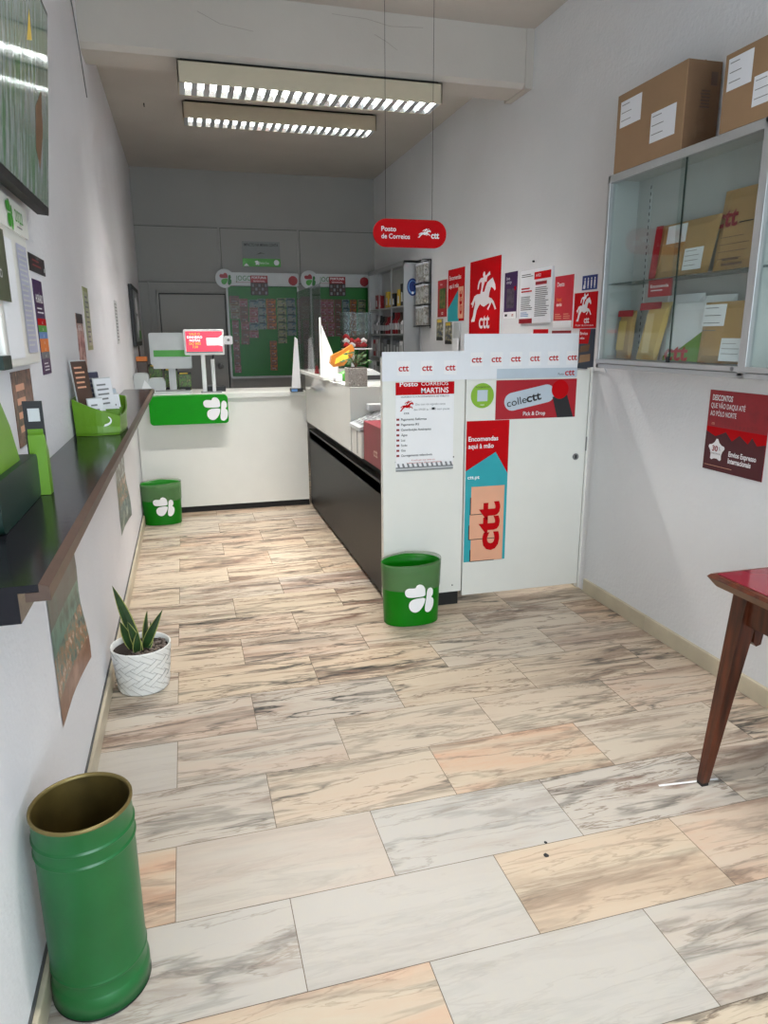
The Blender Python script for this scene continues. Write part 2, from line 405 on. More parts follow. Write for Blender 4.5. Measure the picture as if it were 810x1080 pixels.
# back wall: grey panelling with joints and a door frame
mb = MB().box(XL, XR, YB, YB+.1, 0, 3.5, M_grey)
for z in (2.66, 2.09): mb.box(XL, XR, YB-.012, YB, z-.012, z+.012, M_grey, .003); mb.box(XL, XR, YB-.004, YB, z-.018, z-.012, M_greyd)
for x in (.457, 1.33):
    mb.box(x-.012, x+.012, YB-.012, YB, 2.1, 2.65, M_grey, .003); mb.box(x+.012, x+.018, YB-.004, YB, 2.1, 2.65, M_greyd)
mb.box(-.33, -.31, YB-.014, YB, 0, 2.075, M_grey, .003)
mb.box(-.25, -.225, YB-.03, YB, 0, 1.99, M_grey, .004); mb.box(.49, .515, YB-.03, YB, 0, 1.99, M_grey, .004); mb.box(-.25, .515, YB-.03, YB, 1.965, 1.99, M_grey, .004)
struct(mb, 'wall_back')
d = struct(MB().box(-.215, .48, YB-.02, YB+.02, 0, 1.945, M_grey, .004).box(-.222, -.215, YB-.008, YB, 0, 1.955, M_blackm).box(-.222, .488, YB-.008, YB, 1.947, 1.957, M_blackm).box(.481, .489, YB-.008, YB, 0, 1.955, M_blackm), 'door_1')
MB().lathe([(0, .07), (.018, .068), (.03, .055), (.032, .04), (.02, .025), (.012, .015), (.012, 0), (.03, 0), (.03, -.005)], M_metal, 20).xf(Matrix.Translation((.39, YB-.02, 1.17)) @ Matrix.Rotation(pi/2, 4, 'X')).build('handle', d)
# shop front behind the camera: low wall, big window opening, glazing
mb = MB().box(XL, XR, YF-.1, YF, 0, .5, M_wallR).box(XL, XR, YF-.1, YF, 2.6, 3.5, M_wallR).box(XL, XL+.15, YF-.1, YF, .5, 2.6, M_wallR).box(XR-.15, XR, YF-.1, YF, .5, 2.6, M_wallR)
struct(mb, 'wall_front')
w = struct(MB().box(XL+.15, XR-.15, YF-.06, YF-.05, .5, 2.6, M_glass), 'window_1')
mf = MB()
for x in (XL+.15, .9, XR-.19): mf.box(x, x+.04, YF-.08, YF-.02, .5, 2.6, M_alu)
mf.box(XL+.15, XR-.15, YF-.08, YF-.02, .5, .54, M_alu).box(XL+.15, XR-.15, YF-.08, YF-.02, 2.56, 2.6, M_alu).build('window_frame', w)
# ceilings and beam
struct(simple(XL, XR, YF-.1, 4.5, ZC, ZC+.1, M_ceil), 'ceiling')
struct(simple(XL, XR, 4.78, YB, ZC2, ZC2+.1, M_ceil), 'ceiling_rear')
bm_ = MB(); bm_.add([(XL, 4.5, 3.5), (XL, 4.5, 3.02), (XL, 4.53, 2.995), (XL, 4.76, 2.995), (XL, 4.79, 3.02), (XL, 4.79, 3.5), (XR, 4.5, 3.5), (XR, 4.5, 3.02), (XR, 4.53, 2.995), (XR, 4.76, 2.995), (XR, 4.79, 3.02), (XR, 4.79, 3.5)],
    [(i, (i+1) % 6, (i+1) % 6+6, i+6) for i in range(6)], M_ceil)
bm_.box(XR-.05, XR, 4.49, 4.8, 2.99, 3.32, M_ceil)
o = struct(bm_, 'trim_1')
struct(MB().box(XL, XL+.018, YF, 6.15, 0, .078, M_base, .003).box(XL, XL+.006, YF, 6.15, .078, .086, M_greyd), 'baseboard_left')
mb = MB(); y = 3.52
while y > YF:
    mb.box(XR-.018, XR, max(y-.6, YF), y-.002, 0, .082, M_base, .003); y -= .6
struct(mb, 'baseboard_right')
struct(MB().box(XR-.018, XR, 3.6, YB, 0, .08, M_base, .003), 'baseboard_right')

for k, p in enumerate((((.95, 3.28), (1.15, 3.275), (1.3, 3.25), (1.5, 3.262)), ((.2, 3.22), (.32, 3.17), (.5, 3.15)), ((1.2, 3.2), (1.27, 3.17), (1.34, 3.13)))):
    o = tag(MB().tube([(x, 4.4995, z) for x, z in p], .0013, mat('plaster_crack', (158, 150, 141), .9), 5).build('plaster_crack'), 'fine crack in the front of the plaster beam, '+('uppermost one', 'one above the lamp towards the left', 'one between the hanging wires')[k], 'crack')
# ------------------------------------------------------------------ ceiling lamps
def lamp(label, x0, x1, y, ztop, power):
    t = thing('ceiling_lamp', label, 'lamp', ((x0+x1)/2, y, ztop), 0, None); L_ = (x1-x0)/2; wd = .115; hh = .125
    b = MB().box(-L_, L_, -wd, -wd+.006, -hh, -.012, M_fix).box(-L_, L_, wd-.006, wd, -hh, -.012, M_fix)
    b.box(-L_, L_, -wd, wd, -.018, -.012, M_fix).box(-L_, -L_+.006, -wd, wd, -hh, -.012, M_fix).box(L_-.006, L_, -wd, wd, -hh, -.012, M_fix).box(-L_+.02, L_-.02, -wd+.02, wd-.02, -.012, -.001, M_blackm)
    b.build('housing', t)
    r = MB()
    for s in (-1, 1):
        r.add([(-L_+.008, s*(wd-.008), -hh+.002), (L_-.008, s*(wd-.008), -hh+.002), (L_-.008, s*.06, -.03), (-L_+.008, s*.06, -.03)], [(0, 1, 2, 3)], M_refl)
    r.add([(-L_+.008, -.06, -.03), (L_-.008, -.06, -.03), (L_-.008, .06, -.03), (-L_+.008, .06, -.03)], [(0, 1, 2, 3)], M_refl)
    r.build('reflector', t)
    for s in (-1, 1):
        MB().tube([(-L_+.03, s*.045, -.07), (L_-.03, s*.045, -.07)], .013, M_tube, 10).build('fluorescent_tube', t)
    n = 22; bl = MB()
    for i in range(n+1):
        x = -L_+.02+(2*L_-.04)*i/n
        bl.add([(x-.016, -wd+.007, -hh+.001), (x+.016, -wd+.007, -hh+.001), (x+.004, -wd+.03, -hh+.045), (x-.004, -wd+.03, -hh+.045),
                (x-.016, wd-.007, -hh+.001), (x+.016, wd-.007, -hh+.001), (x+.004, wd-.03, -hh+.045), (x-.004, wd-.03, -hh+.045)],
               [(0, 1, 5, 4), (0, 4, 7, 3), (1, 2, 6, 5), (3, 7, 6, 2), (0, 3, 2, 1), (4, 5, 6, 7)], M_blade)
    bl.box(-L_+.01, L_-.01, -.003, .003, -hh+.001, -hh+.04, M_blade)
    bl.build('louvre', t)
    li = bpy.data.lights.new('lamp_light', 'AREA'); li.shape = 'RECTANGLE'; li.size = 2*L_-.06; li.size_y = .05; li.energy = power; li.color = (1, .965, .91)
    lo = bpy.data.objects.new('lamp_light', li); COL.objects.link(lo); lo.parent = t; lo.location = (0, 0, -.033); li.spread = radians(125)
    return t
lamp('long louvred ceiling lamp fixed under the plaster beam', .075, 1.63, 4.63, 2.995, 98)
lamp('louvred ceiling lamp farther back, on the rear ceiling', .12, 1.62, 6.15, ZC2, 41)
lamp('added louvred ceiling lamp out of view, brightening the near end', .1, 1.63, 1.5, ZC, 62)  # extra unseen lamp, added to supply brightness at the near end
mb = MB()
for x, y in ((-.16, 6.24), (.356, 6.23)): mb = MB().box(x-.004, x+.004, y-.03, y+.03, ZC2-.012, ZC2, M_blackm); tag(mb.build('ceiling_clip'), 'small dark clip on the rear ceiling '+('near the left wall' if x < 0 else 'just behind the first lamp'), 'clip')
tag(MB().tube([(XL+.004, 3.9, 3.31), (XL+.004, 4.3, 3.1), (XL+.005, 4.47, 2.93), (XL+.004, 4.6, 2.78)], .003, M_inkg, 6).build('wall_cable'), 'thin cable running down the left wall beside the beam', 'cable')

# ------------------------------------------------------------------ left wall shelf
t = thing('wall_shelf', 'long black wall shelf with brown front edge along the left wall', 'shelf', (XL, 1.1, 1.14))
MB().box(.001, .185, 0, 4.2, -.012, 0, M_top).build('shelf_top', t)
e = MB(); e.add([(.185, -.002, .001), (.2, -.002, -.004), (.2, -.002, -.026), (.165, -.002, -.026), (.165, -.002, -.012), (.185, -.002, -.012),
                 (.185, 4.2, .001), (.2, 4.2, -.004), (.2, 4.2, -.026), (.165, 4.2, -.026), (.165, 4.2, -.012), (.185, 4.2, -.012)],
                [(i, i+6, (i+1) % 6+6, (i+1) % 6) for i in range(6)]+[(5, 4, 3, 2, 1, 0), (6, 7, 8, 9, 10, 11)], M_brown); e.build('edge_trim', t)
MB().box(.001, .155, 0, 4.15, -.06, -.012, M_top).build('apron', t)

# marble-look bag: bins -------------------------------------------------
def oval(a, bk, bf, n=48):   # plan outline: front (towards -y) bulge bf, back bulge bk, corner at the sides
    o = []
    for i in range(n):
        t_ = 2*pi*i/n; c, s = cos(t_), sin(t_)
        o.append((a*math.copysign(abs(c)**.8, c), (bk if s > 0 else bf)*math.copysign(abs(s)**.9, s)))
    return o
def make_bin(label, x, y):
    t = thing('waste_bin', label, 'bin', (x, y, 0), 0)
    a, bk, bf, h = .148, .09, .10, .335
    def shell(a_, z0, z1, m, name, top=0, inner=True, th=.003):
        pl = oval(1, bk/a, bf/a); n = len(pl); mbb = MB()
        zs = [z0+(z1-z0)*k/8 for k in range(9)]
        def ring(z, d): 
            s_ = (a_+.012*(z/h))-d
            return [(p[0]*s_, p[1]*s_, z+(top*(p[0]) + .012*(1-abs(p[0]))*(1 if p[1] > 0 else -.35) if z == zs[-1] else 0)) for p in pl]
        vs = []; 
        for z in zs: vs += ring(z, 0)
        for z in reversed(zs): vs += ring(z, th)
        R_ = 18
        fs = [(r*n+i, r*n+(i+1) % n, (r+1)*n+(i+1) % n, (r+1)*n+i) for r in range(R_-1) for i in range(n)]
        mbb.add(vs, fs, m, True)
        return mbb, n, vs
    b, n, vs = shell(a, 0.004, h, M_greenb, 'body')
    b.add([v for v in vs[:n]], [tuple(range(n))[::-1]], M_greenb); b.add([(v[0]*.97, v[1]*.97, .008) for v in vs[:n]], [tuple(range(n))], M_greenb)
    b.build('bin_body', t)
    l, _, _ = shell(a+.0035, h*.60, h+.012, film_mat('bag_film', (120, 150, 110), .28), 'liner', .006, th=.001); l.build('bag_liner', t)
    c = MB()
    def onface(px, py, pz):
        s_ = (a+.012*(pz/h))+.006; u = max(-1, min(1, px/s_)); k = (1-abs(u)**2.5)**.45
        return (px, -s_*(bf/a)*k-.001, pz)
    clover(c, .018, h*.47, .165, M_pw, 0, onface, .012); c.build('clover_emblem', t)
    return t
make_bin('green waste bin with a white clover in front of the white counter panel', 1.085, 3.40)
make_bin('green waste bin with a white clover in the corner by the left wall, far end', -.262, 5.93)

# tall green cylinder ----------------------------------------------------
t = thing('umbrella_bin', 'tall dented green metal cylinder bin on the marble floor, nearest the camera', 'bin', (-.293, 1.5, 0))
H = .492; R_ = .106
prof = [(R_-.006, .003), (R_+.004, .006), (R_+.004, .05), (R_, .058), (R_-.001, .06)]
def bead(z, d): return [(R_, z-.006), (R_+.0003, z-.004), (R_+d, z-.0015), (R_+d, z+.0015), (R_+.0003, z+.004), (R_, z+.006)]
prof += bead(.095, .002)+[(R_, .2), (R_, .3)]+bead(.40, .0035)+bead(.435, .0035)
prof += [(R_, H-.006), (R_+.002, H-.003)]
MB().lathe(prof, M_cgreen, 64).build('bin_body', t)
MB().lathe([(R_-.003, H-.002), (R_-.0035, .3), (R_-.004, .02), (0.0001, .015)], M_inner, 64).build('bin_inside', t)
rp = [(R_-.004, H-.004), (R_-.003, H+.002), (R_, H+.004), (R_+.003, H+.002), (R_+.003, H-.004)]
MB().lathe(rp, M_rimm, 64).build('rolled_rim', t)
MB().lathe([(R_-.01, 0), (R_+.003, 0), (R_+.005, .006), (R_-.008, .006)], M_blackm, 64).build('base_ring', t)

# potted snake plant -----------------------------------------------------
t = thing('potted_snake_plant', 'snake plant in a white woven-pattern pot on the floor by the left wall', 'plant', (-.272, 3.02, 0))
def weave():
    m = bpy.data.materials.new('woven_white_ceramic'); m.use_nodes = True
    nt = m.node_tree; b = nt.nodes['Principled BSDF']; L = nt.links.new
    b.inputs['Base Color'].default_value = lin((232, 232, 230)); b.inputs['Roughness'].default_value = .35
    return m
M_pot = weave()
M_potg = mat('pot_groove', (176, 174, 172), .6)
def Rz(z): return .106+.018*min(1, z/.19)
MB().lathe([(.0001, .002), (.1, .0), (.106, .006)]+[(Rz(z/20*.2), z/20*.2) for z in range(1, 20)]+[(.125, .195), (.127, .2), (.124, .203), (.119, .2), (.117, .175)], M_pot, 64).build('pot', t)
wv = MB(); n = 14
for i in range(n):                       # raised basket-weave strips, two crossing directions
    for sgn in (1, -1):
        for k in range(5):
            a0 = 2*pi*(i+.5*(k % 2))/n; z0 = .018+k*.034
            pts = []
            for q in range(5):
                f = q/4-.5; a = a0+sgn*f*2*pi/n*.98; z = z0+.017+f*.036*1.0 if (k+(sgn > 0)) % 2 == 0 else z0+.017+f*.036
                pts.append((a, z))
            if sgn == (1 if (k % 2) else -1):
                pass
            vs = []; fs = []
            for q, (a, z) in enumerate(pts):
                for s_ in (-1, 1):
                    zz = z+s_*.0125; bul = .0025 if 0 < q < 4 else .0002
                    r = Rz(zz)+bul; vs.append((r*cos(a), r*sin(a), zz))
            for q in range(4): fs.append((2*q, 2*q+2, 2*q+3, 2*q+1))
            if sgn == (1 if k % 2 else -1): wv.add(vs, fs, M_pot, True)
for k in range(5):
    for i in range(n):
        sg = 1 if k % 2 else -1
        pass
wv.build('woven_relief', t)
gr = MB()
for i in range(n*1):
    for k in range(5):
        sg = 1 if k % 2 else -1; a0 = 2*pi*(i+.5*(k % 2))/n; z0 = .018+k*.034+.017
        for s_ in (-1, 1):
            p = []
            for q in range(5):
                f = q/4-.5; a = a0+sg*f*2*pi/n; z = z0+f*.036+s_*.0145; r = Rz(z)+.0012; p.append((r*cos(a), r*sin(a), z))
            gr.tube(p, .0011, M_potg, 4)
gr.build('weave_grooves', t)
MB().lathe([(.0001, .182), (.06, .18), (.117, .176)], M_soil, 32).build('soil', t)
pb = MB(); rr = random.Random(3)
for i in range(85):
    a = rr.uniform(-2.2, 2.0); r = .112*math.sqrt(rr.uniform(.1, 1)); s_ = rr.uniform(.006, .012)
    bm = bmesh.new(); bmesh.ops.create_icosphere(bm, subdivisions=1, radius=s_)
    for v in bm.verts: v.co = Vector((v.co.x*rr.uniform(.9, 1.2)+r*cos(a), v.co.y+r*sin(a), v.co.z*.6+.182))
    pb.bm(bm, M_peb, True)
p_ = pb.build('pebbles', t); p_['kind'] = 'stuff'
def leaf(base, tip, wd, bend, tw):
    B, T = Vector(base), Vector(tip); n = 12; dirv = (T-B).normalized(); side = Vector((cos(tw), sin(tw), 0)); side = (side-dirv*side.dot(dirv)).normalized(); nor = dirv.cross(side)
    m_ = MB(); rows = []
    for i in range(n+1):
        f = i/n; w_ = wd*(1-(max(0, f-.35)/.65)**1.8)*(.6+.4*min(1, f*4)); c = B.lerp(T, f)+nor*(bend*sin(f*pi))
        row = []
        for u in (-1, -.82, 0, .82, 1): row.append(c+side*(u*w_)+nor*(.35*w_*abs(u)**1.5)+nor*.0)
        rows.append(row)
    for back in (0, 1):
        vs = [p-nor*(.0018*back) for r in rows for p in r]
        for j, m in ((0, M_leafy), (1, M_leaf), (2, M_leaf), (3, M_leafy)):
            m_.add(vs, [(i*5+j, i*5+j+1, (i+1)*5+j+1, (i+1)*5+j) for i in range(n)], m, True)
    return m_
for b_, tp, wd, bd, tw in (((-.01, .02, .17), (-.092, .01, .475), .024, .012, .1), ((.01, 0, .17), (.105, -.02, .355), .02, -.02, -.3), ((-.03, 0, .17), (-.072, -.03, .325), .02, .006, .4),
                           ((.0, -.03, .17), (-.04, -.05, .33), .02, .0, .0), ((.02, .03, .17), (.035, .05, .33), .017, .004, .8), ((-.015, -.045, .17), (-.002, -.075, .29), .018, -.004, .2), ((.03, -.02, .17), (.05, .0, .3), .013, .01, -.5)):
    leaf(b_, tp, wd, bd, tw).build('leaf', t)

# ------------------------------------------------------------------ wooden table
t = thing('wooden_table', 'dark varnished wooden table with a red top by the right wall', 'table', (1.6, 1.78, 0))
tx0, tx1, ty0, ty1 = -.02, .56, -1.0, .022
b = MB(); 
def frus(mb, x0, x1, y0, y1, z0, X0_, X1_, Y0_, Y1_, z1, m):
    mb.add([(x0, y0, z0), (x1, y0, z0), (x1, y1, z0), (x0, y1, z0), (X0_, Y0_, z1), (X1_, Y0_, z1), (X1_, Y1_, z1), (X0_, Y1_, z1)],
           [(0, 3, 2, 1), (4, 5, 6, 7), (0, 1, 5, 4), (1, 2, 6, 5), (2, 3, 7, 6), (3, 0, 4, 7)], m)
frus(b, tx0+.022, tx1-.022, ty0+.022, ty1-.022, .708, tx0, tx1, ty0, ty1, .738, M_woodl)
frus(b, tx0, tx1, ty0, ty1, .738, tx0+.008, tx1-.008, ty0+.008, ty1-.008, .748, M_wood)
b.build('table_top', t)
MB().box(tx0+.022, tx1-.022, ty0+.022, ty1-.022, .746, .7505, mat('red_glass_top', (128, 42, 54), .08, var=.02)).build('red_inset', t)
MB().box(.06, .50, ty1-.075, ty1-.055, .60, .708, M_wood, .003).box(.06, .50, ty0+.055, ty0+.075, .60, .708, M_wood, .003).box(.055, .075, ty0+.07, ty1-.07, .60, .708, M_wood, .003).box(.47, .49, ty0+.07, ty1-.07, .60, .708, M_wood, .003).build('apron', t)
for sx in (0, 1):
    for sy in (0, 1):
        l = MB(); cx = .075 if sx == 0 else .465; cy = ty1-.085 if sy == 0 else ty0+.085; dx = -1 if sx == 0 else 1; dy = 1 if sy == 0 else -1
        ft = .012; fx, fy = cx+dx*.065, cy+dy*.03
        # tapering splayed leg
        frus(l, fx-.014, fx+.014, fy-.014, fy+.014, .012, cx-.032, cx+.032, cy-.03, cy+.03, .708, M_wood)
        l.box(fx-.013, fx+.013, fy-.013, fy+.013, 0, .013, M_blackm)
        l.build('leg', t)
        br = MB(); s_ = 1 if sx == 0 else -1
        pts = [(0, 0), (.075, 0), (.075, -.02), (.05, -.03), (.035, -.05), (.03, -.085), (.012, -.09), (0, -.075)]
        pts = [(cx+s_*(.03+px), .605+pz) for px, pz in pts]
        if s_ < 0: pts = pts[::-1]
        pts = pts[::-1] if s_ > 0 else pts[::-1]
        br.slab(pts, M_wood, cy-.012, cy+.012); br.build('corner_bracket', t)

# ------------------------------------------------------------------ service counters
# white back counter
t = thing('back_counter', 'white reception counter running across the back of the shop', 'counter', (XL, 6.18, 0))
bc = MB().box(.004, 1.43, .03, .06, .055, 1.0, M_white).box(.004, 1.43, .0605, .45, .9, .98, M_white); bc.build('counter_front', t)
MB().box(.004, 1.43, 0, .56, .985, 1.03, M_white, .003).build('counter_top', t)
MB().box(.004, 1.43, .05, .07, 0, .055, M_blackm).build('kick_plate', t)
# black side counter
t = thing('side_counter', 'long black glossy counter running back from the white panels', 'counter', (1.02, 3.6, 0))
MB().box(0, .03, 0, 2.56, .03, .69, M_black).box(0, .5, .02, 2.56, .62, .69, M_black).build('counter_front', t)
MB().box(-.004, .52, 0, 2.57, .685, .70, M_black, .002).build('counter_top', t)
MB().box(.02, .04, 0, 2.56, 0, .03, M_blackm).build('kick_plate', t)
MB().box(.05, .5, 0, 2.5, .70, .765, M_blackm).build('plinth', t)
# white upper block
t = thing('counter_hutch', 'white glossy raised counter block standing on the black counter', 'counter', (1.0, 4.42, .766))
MB().box(0, .42, 0, 1.75, 0, .414, M_whiteg, .003).build('hutch_body', t)
MB().box(-.04, .44, .7, 2.0, .4145, .44, M_white, .003).build('raised_top', t)

# end panels with paper banners
PY = 3.55
t = thing('counter_end_panel', 'tall white fixed panel closing the end of the black counter', 'panel', (.975, PY, 0))
b = MB().box(0, .458, 0, .04, .075, 1.385, M_white, .002); b.build('panel_board', t)
for x, z in ((.072, .842), (.398, .855), (.405, .115)): b = MB().tube([(x, -.002, z), (x, .001, z)], .004, M_ink, 10); b.build('screw', t)
MB().box(.27, .44, .0, .035, 0, .075, M_blackm).build('kick_block', t)
t = thing('gate_door', 'white gate panel with a round lock between the end panel and the right wall', 'door', (1.437, PY, 0))
MB().box(.003, .742, 0, .03, .045, 1.305, M_white, .002).build('gate_board', t)
MB().box(.7445, .757, -.006, .035, .02, 1.315, M_white).build('gate_post', t)
MB().box(.742, .746, -.008, .0, .85, .93, M_metal).build('hinge', t)
lk = MB().tube([(.742-.06, -.004, .818), (.742-.06, .001, .818)], .019, M_metal, 24); lk.build('lock', t)
MB().box(.679, .685, -.008, -.004, .808, .828, M_ink).build('keyhole', bpy.data.objects['lock'])

def wavy(x0, x1, z0, z1, m, y=-.006, amp=.002, n=20):
    mb_ = MB(); vs = []
    for i in range(n+1):
        f = i/n; x = x0+(x1-x0)*f
        for k, z in ((0, z0), (1, z1)): vs.append((x, y-amp*(1+sin(f*17+k))*.5, z))
    mb_.add(vs, [(2*i, 2*i+2, 2*i+3, 2*i+1) for i in range(n)], m)
    vb = [(v[0], v[1]+.0015, v[2]) for v in vs]; mb_.add(vb, [(2*i+1, 2*i+3, 2*i+2, 2*i) for i in range(n)], m)
    return mb_
b = wavy(0, .458, 0, .148, M_paper)
for i, x in enumerate((.115, .243, .372)):
    b.rect(x-.036, x+.036, .027, .102, M_pw, -.0095); b.text('ctt', x, .05, .034, M_red, -.0105, w=.056, al='c', bold=.02)
tag(b.build('paper_banner', None, (.972, PY, 1.268)), 'short white paper strip with three red logos taped atop the end panel', 'banner')
b = wavy(0, .672, 0, .235, M_paper); b.add([(0, -.0115, 0), (.672, -.0115, 0), (.672, -.0115, .055), (0, -.0115, .055)], [], M_paper)
for i in range(6):
    x = .072+i*.113; b.rect(x-.036, x+.036, .068, .14, M_pw, -.0095); b.text('ctt', x, .088+.001*i, .034, M_red, -.0105, w=.058, al='c', bold=.02)
b.rect(.19, .672, .0, .052, M_soft, -.0095); b.text('Ponto', .555, .012, .014, M_ink, -.0105, w=.035); b.text('ctt', .597, .011, .034, M_red, -.0105, w=.06, bold=.02)
tag(b.build('paper_banner', None, (1.42, PY, 1.268)), 'long white paper strip with six red logos taped atop the gate', 'banner')
# opening/services notice
b = MB().box(0, .325, -.0015, 0, 0, .465, M_pw)
b.rect(.0, .325, .40, .465, M_red, -.0025); b.text('Posto', .022, .445, .024, M_pw, -.0032, bold=.02, w=.1); b.text('CORREIOS', .14, .447, .02, M_pw, -.0032, w=.15)
b.text('MARTINS', .14, .408, .028, M_pw, -.0032, bold=.015, w=.152)
b.text('HORÁRIO DE FUNCIONAMENTO AO PÚBLICO', .03, .386, .009, M_ink, -.0032, w=.265)
horse(b, .012, .30, .085, .085, M_red, -.003, .25); b.text('ctt', .045, .3, .014, M_ink, -.0032, w=.03)
b.text('Dias úteis das segunda a sexta', .11, .345, .011, M_inkg, -.0032, w=.165); b.text('das 09:00 às 19:00 sem pausa', .1, .318, .011, M_inkg, -.0032, w=.2); b.rect(.2, .216, .32, .332, M_ink, -.004)
for i, s_ in enumerate(('Pagamento Reformas', 'Pagamento IRS', 'Contribuição Autárquica', 'Água', 'Luz', 'Sodo', 'Gás', 'Carregamento telemóveis')):
    z = .268-i*.0275; b.rect(.004, .02, z, z+.011, M_dred, -.0032); b.text(s_, .03, z, .012, M_ink, -.0032, bold=.012)
b.text('E tudo por sua conta em', .09, .05, .008, M_red, -.0032, w=.13); b.text('www.correios de proximidade', .06, .036, .008, M_red, -.0032, w=.2)
b.rect(0, .325, -.004, .018, M_inkg, -.0045); b.rect(0, .325, .004, .012, M_lgrey, -.0052)
for i in range(12):
    x = .012+i*.027; b.poly([(x, .018), (x+.012, .018), (x+.005, .038), (x-.005, .038)], M_inkg, -.0045)
tag(b.build('services_notice', None, (1.045, PY-.001, .795)), 'white services notice with a red heading on the left white panel', 'notice')
# round green sticker (no code)
b = MB().disc(0, 0, .067, mat('sticker_green', (132, 178, 44), .4), -.001, 36); b.text('Acompanhe-nos', 0, .043, .009, M_ink, -.002, al='c'); b.rect(-.03, .03, -.03, .03, M_soft, -.002); b.text('aqui', 0, -.052, .01, M_pw, -.002, al='c')
tag(b.build('round_sticker', None, (1.533, PY-.001, 1.18)), 'round green sticker on the upper left of the white gate', 'sticker')
# collectt sticker
b = MB().rect(0, .487, 0, .212, M_crim, -.001)
a_ = radians(11); cx, cz = .155, .105
def rot(px, pz): return (cx+px*cos(a_)-pz*sin(a_), cz+px*sin(a_)+pz*cos(a_))
b.poly([rot(*p) for p in rrect(-.105, .2, -.048, .05, .048)], M_soft, -.002)
b.disc(.385, .155, .052, M_red, -.003, 28); b.poly([(.34, .115), (.43, .125), (.475, 0), (.375, 0)], M_ink, -.0026)
v_, f_ = text_tris('colle', 0)
b.text('colle', *rot(-.092, -.022), .042, M_ink, -.004, w=.118, rot=a_); b.text('ctt', *rot(.026, -.022), .046, M_ink, -.004, w=.09, bold=.025, rot=a_)
b.text('Pick & Drop', .165, .018, .022, M_pw, -.004, w=.135, bold=.01)
tag(b.build('parcel_sticker', None, (1.612, PY, 1.047)), 'wide crimson parcel service sticker on the white gate', 'sticker')
# tall poster
pw, ph = .252, .80
b = MB().rect(0, pw, 0, ph, M_red, -.001)
b.poly([(0, 0), (pw, 0), (pw, .50), (.175, .625), (0, .525)], M_teal, -.0018)
b.text('Encomendas', .012, .69, .026, M_pw, -.0026, w=.175, bold=.02); b.text('aqui à mão', .012, .65, .026, M_pw, -.0026, w=.15, bold=.02)
b.text('ctt.pt', .012, .48, .02, M_pw, -.0026, w=.07, bold=.02)
for i, (x0, x1, z0, z1) in enumerate(((.036, .236, .275, .435), (.03, .236, .13, .275), (.04, .236, 0, .13))):
    b.rect(x0, x1, z0, z1, M_peach, -.0026); b.rect(x0-.006, x0, z0, z1-.06, M_ink, -.0025); b.rect(x0, x1-.05, z0-.001, z0+.003, M_ink, -.003)
b.text('ctt', .205, .06, .14, M_red, -.004, w=.285, bold=.035, rot=pi/2)
tag(b.build('parcel_poster', None, (1.446, PY-.001, .245)), 'tall red and teal poster with stacked parcels on the white gate', 'poster')

# items at counter end --------------------------------------------------
t = thing('parcel_scale', 'white counter scale with a grey sloping keypad beside the raised block', 'scale', (1.0, 4.14, .766))
MB().box(.0, .26, 0, .26, .0, .165, M_white, .006).box(-.002, .002, .09, .1, .02, .16, M_inkg).build('scale_body', t)
kp = MB(); kp.slab([(-.01, .17), (.2, .255), (.2, .27), (-.01, .19)], M_lgrey, -.01, .27); kp.build('keypad_housing', t)
kp = MB(); 
for i in range(5):
    for j in range(4):
        x = .01+i*.036; kp.add([(x, .02+j*.06, .1985+(x+.01)*.395), (x+.025, .02+j*.06, .1985+(x+.035)*.395), (x+.025, .06+j*.06, .1985+(x+.035)*.395), (x, .06+j*.06, .1985+(x+.01)*.395)], [(0, 1, 2, 3)], M_inkg)
kp.build('keys', t)
MB().box(.1, .3, .18, .26, .27, .31, M_lgrey, .005).build('display', t)
t = thing('maroon_parcel_box', 'maroon box with a faint pale logo in front of the scale', 'box', (1.012, 3.66, .766))
b = MB().box(0, .22, 0, .46, 0, .235, mat('maroon_card', (138, 36, 48), .45, var=.05), .004)
b.build('box_body', t)
MB().text('ctt', 0, 0, .05, mat('pale_gold', (206, 178, 160), .5), 0, w=.09, bold=.02).xf(Matrix.Translation((-.002, .22, .06)) @ Matrix.Rotation(RW, 4, 'Z')).build('lettering', t)

# ------------------------------------------------------------------ back counter objects
# green branded board hanging on counter
t = thing('counter_sign', 'green rounded sign with a white clover on the back counter front', 'sign', (-.305, 6.06, .79))
MB().slab(rrect(0, .63, 0, .235, .03), M_green, 0, .11).build('sign_board', t)
c = MB(); clover(c, .53, .12, .2, M_pw, -.003); c.build('clover_emblem', t)
# customer display
t = thing('customer_display', 'small red-lit customer screen on a white post, back counter', 'screen', (.17, 6.26, 1.03))
MB().box(-.165, .165, 0, .03, .315, .525, M_pw, .01).build('screen_bezel', t)
s_ = MB().rect(-.148, .148, .345, .508, mat('screen_red', (216, 20, 56), .3, emit=.8), -.002)
SW = mat('screen_white', (245, 240, 240), .3, emit=.8); SO = mat('screen_orange', (240, 150, 40), .3, emit=.8)
s_.rect(.02, .13, .395, .455, SW, -.003); s_.poly([(.1, .44), (.15, .48), (.15, .385), (.12, .4)], SW, -.003)
for i, (tx, mm) in enumerate((('VALE O', SO), ('DINHEIRO', SW), ('NOTAS', SW), ('DO MÊS', SO), ('7,50', SO))): s_.text(tx, -.075, .478-i*.026, .019, mm, -.0035, al='c', bold=.02)
s_.rect(-.148, .148, .335, .345, M_inkg, -.002)
s_.build('screen_image', t)
MB().box(-.035, -.0, .02, .05, 0, .33, M_pw, .004).build('post', t)
MB().tube([(.06, .03, 0), (.06, .03, .28)], .016, M_pw, 14).build('support_tube', t)
MB().tube([(.06, .03, .26), (.07, .03, .33)], .008, M_ink, 8).build('joint', t)
MB().slab(rrect(.165, .235, .4, .47, .012), M_pw, .002, .012).disc(.2, .437, .012, M_inkg, 0, 12).build('reader_tab', t)
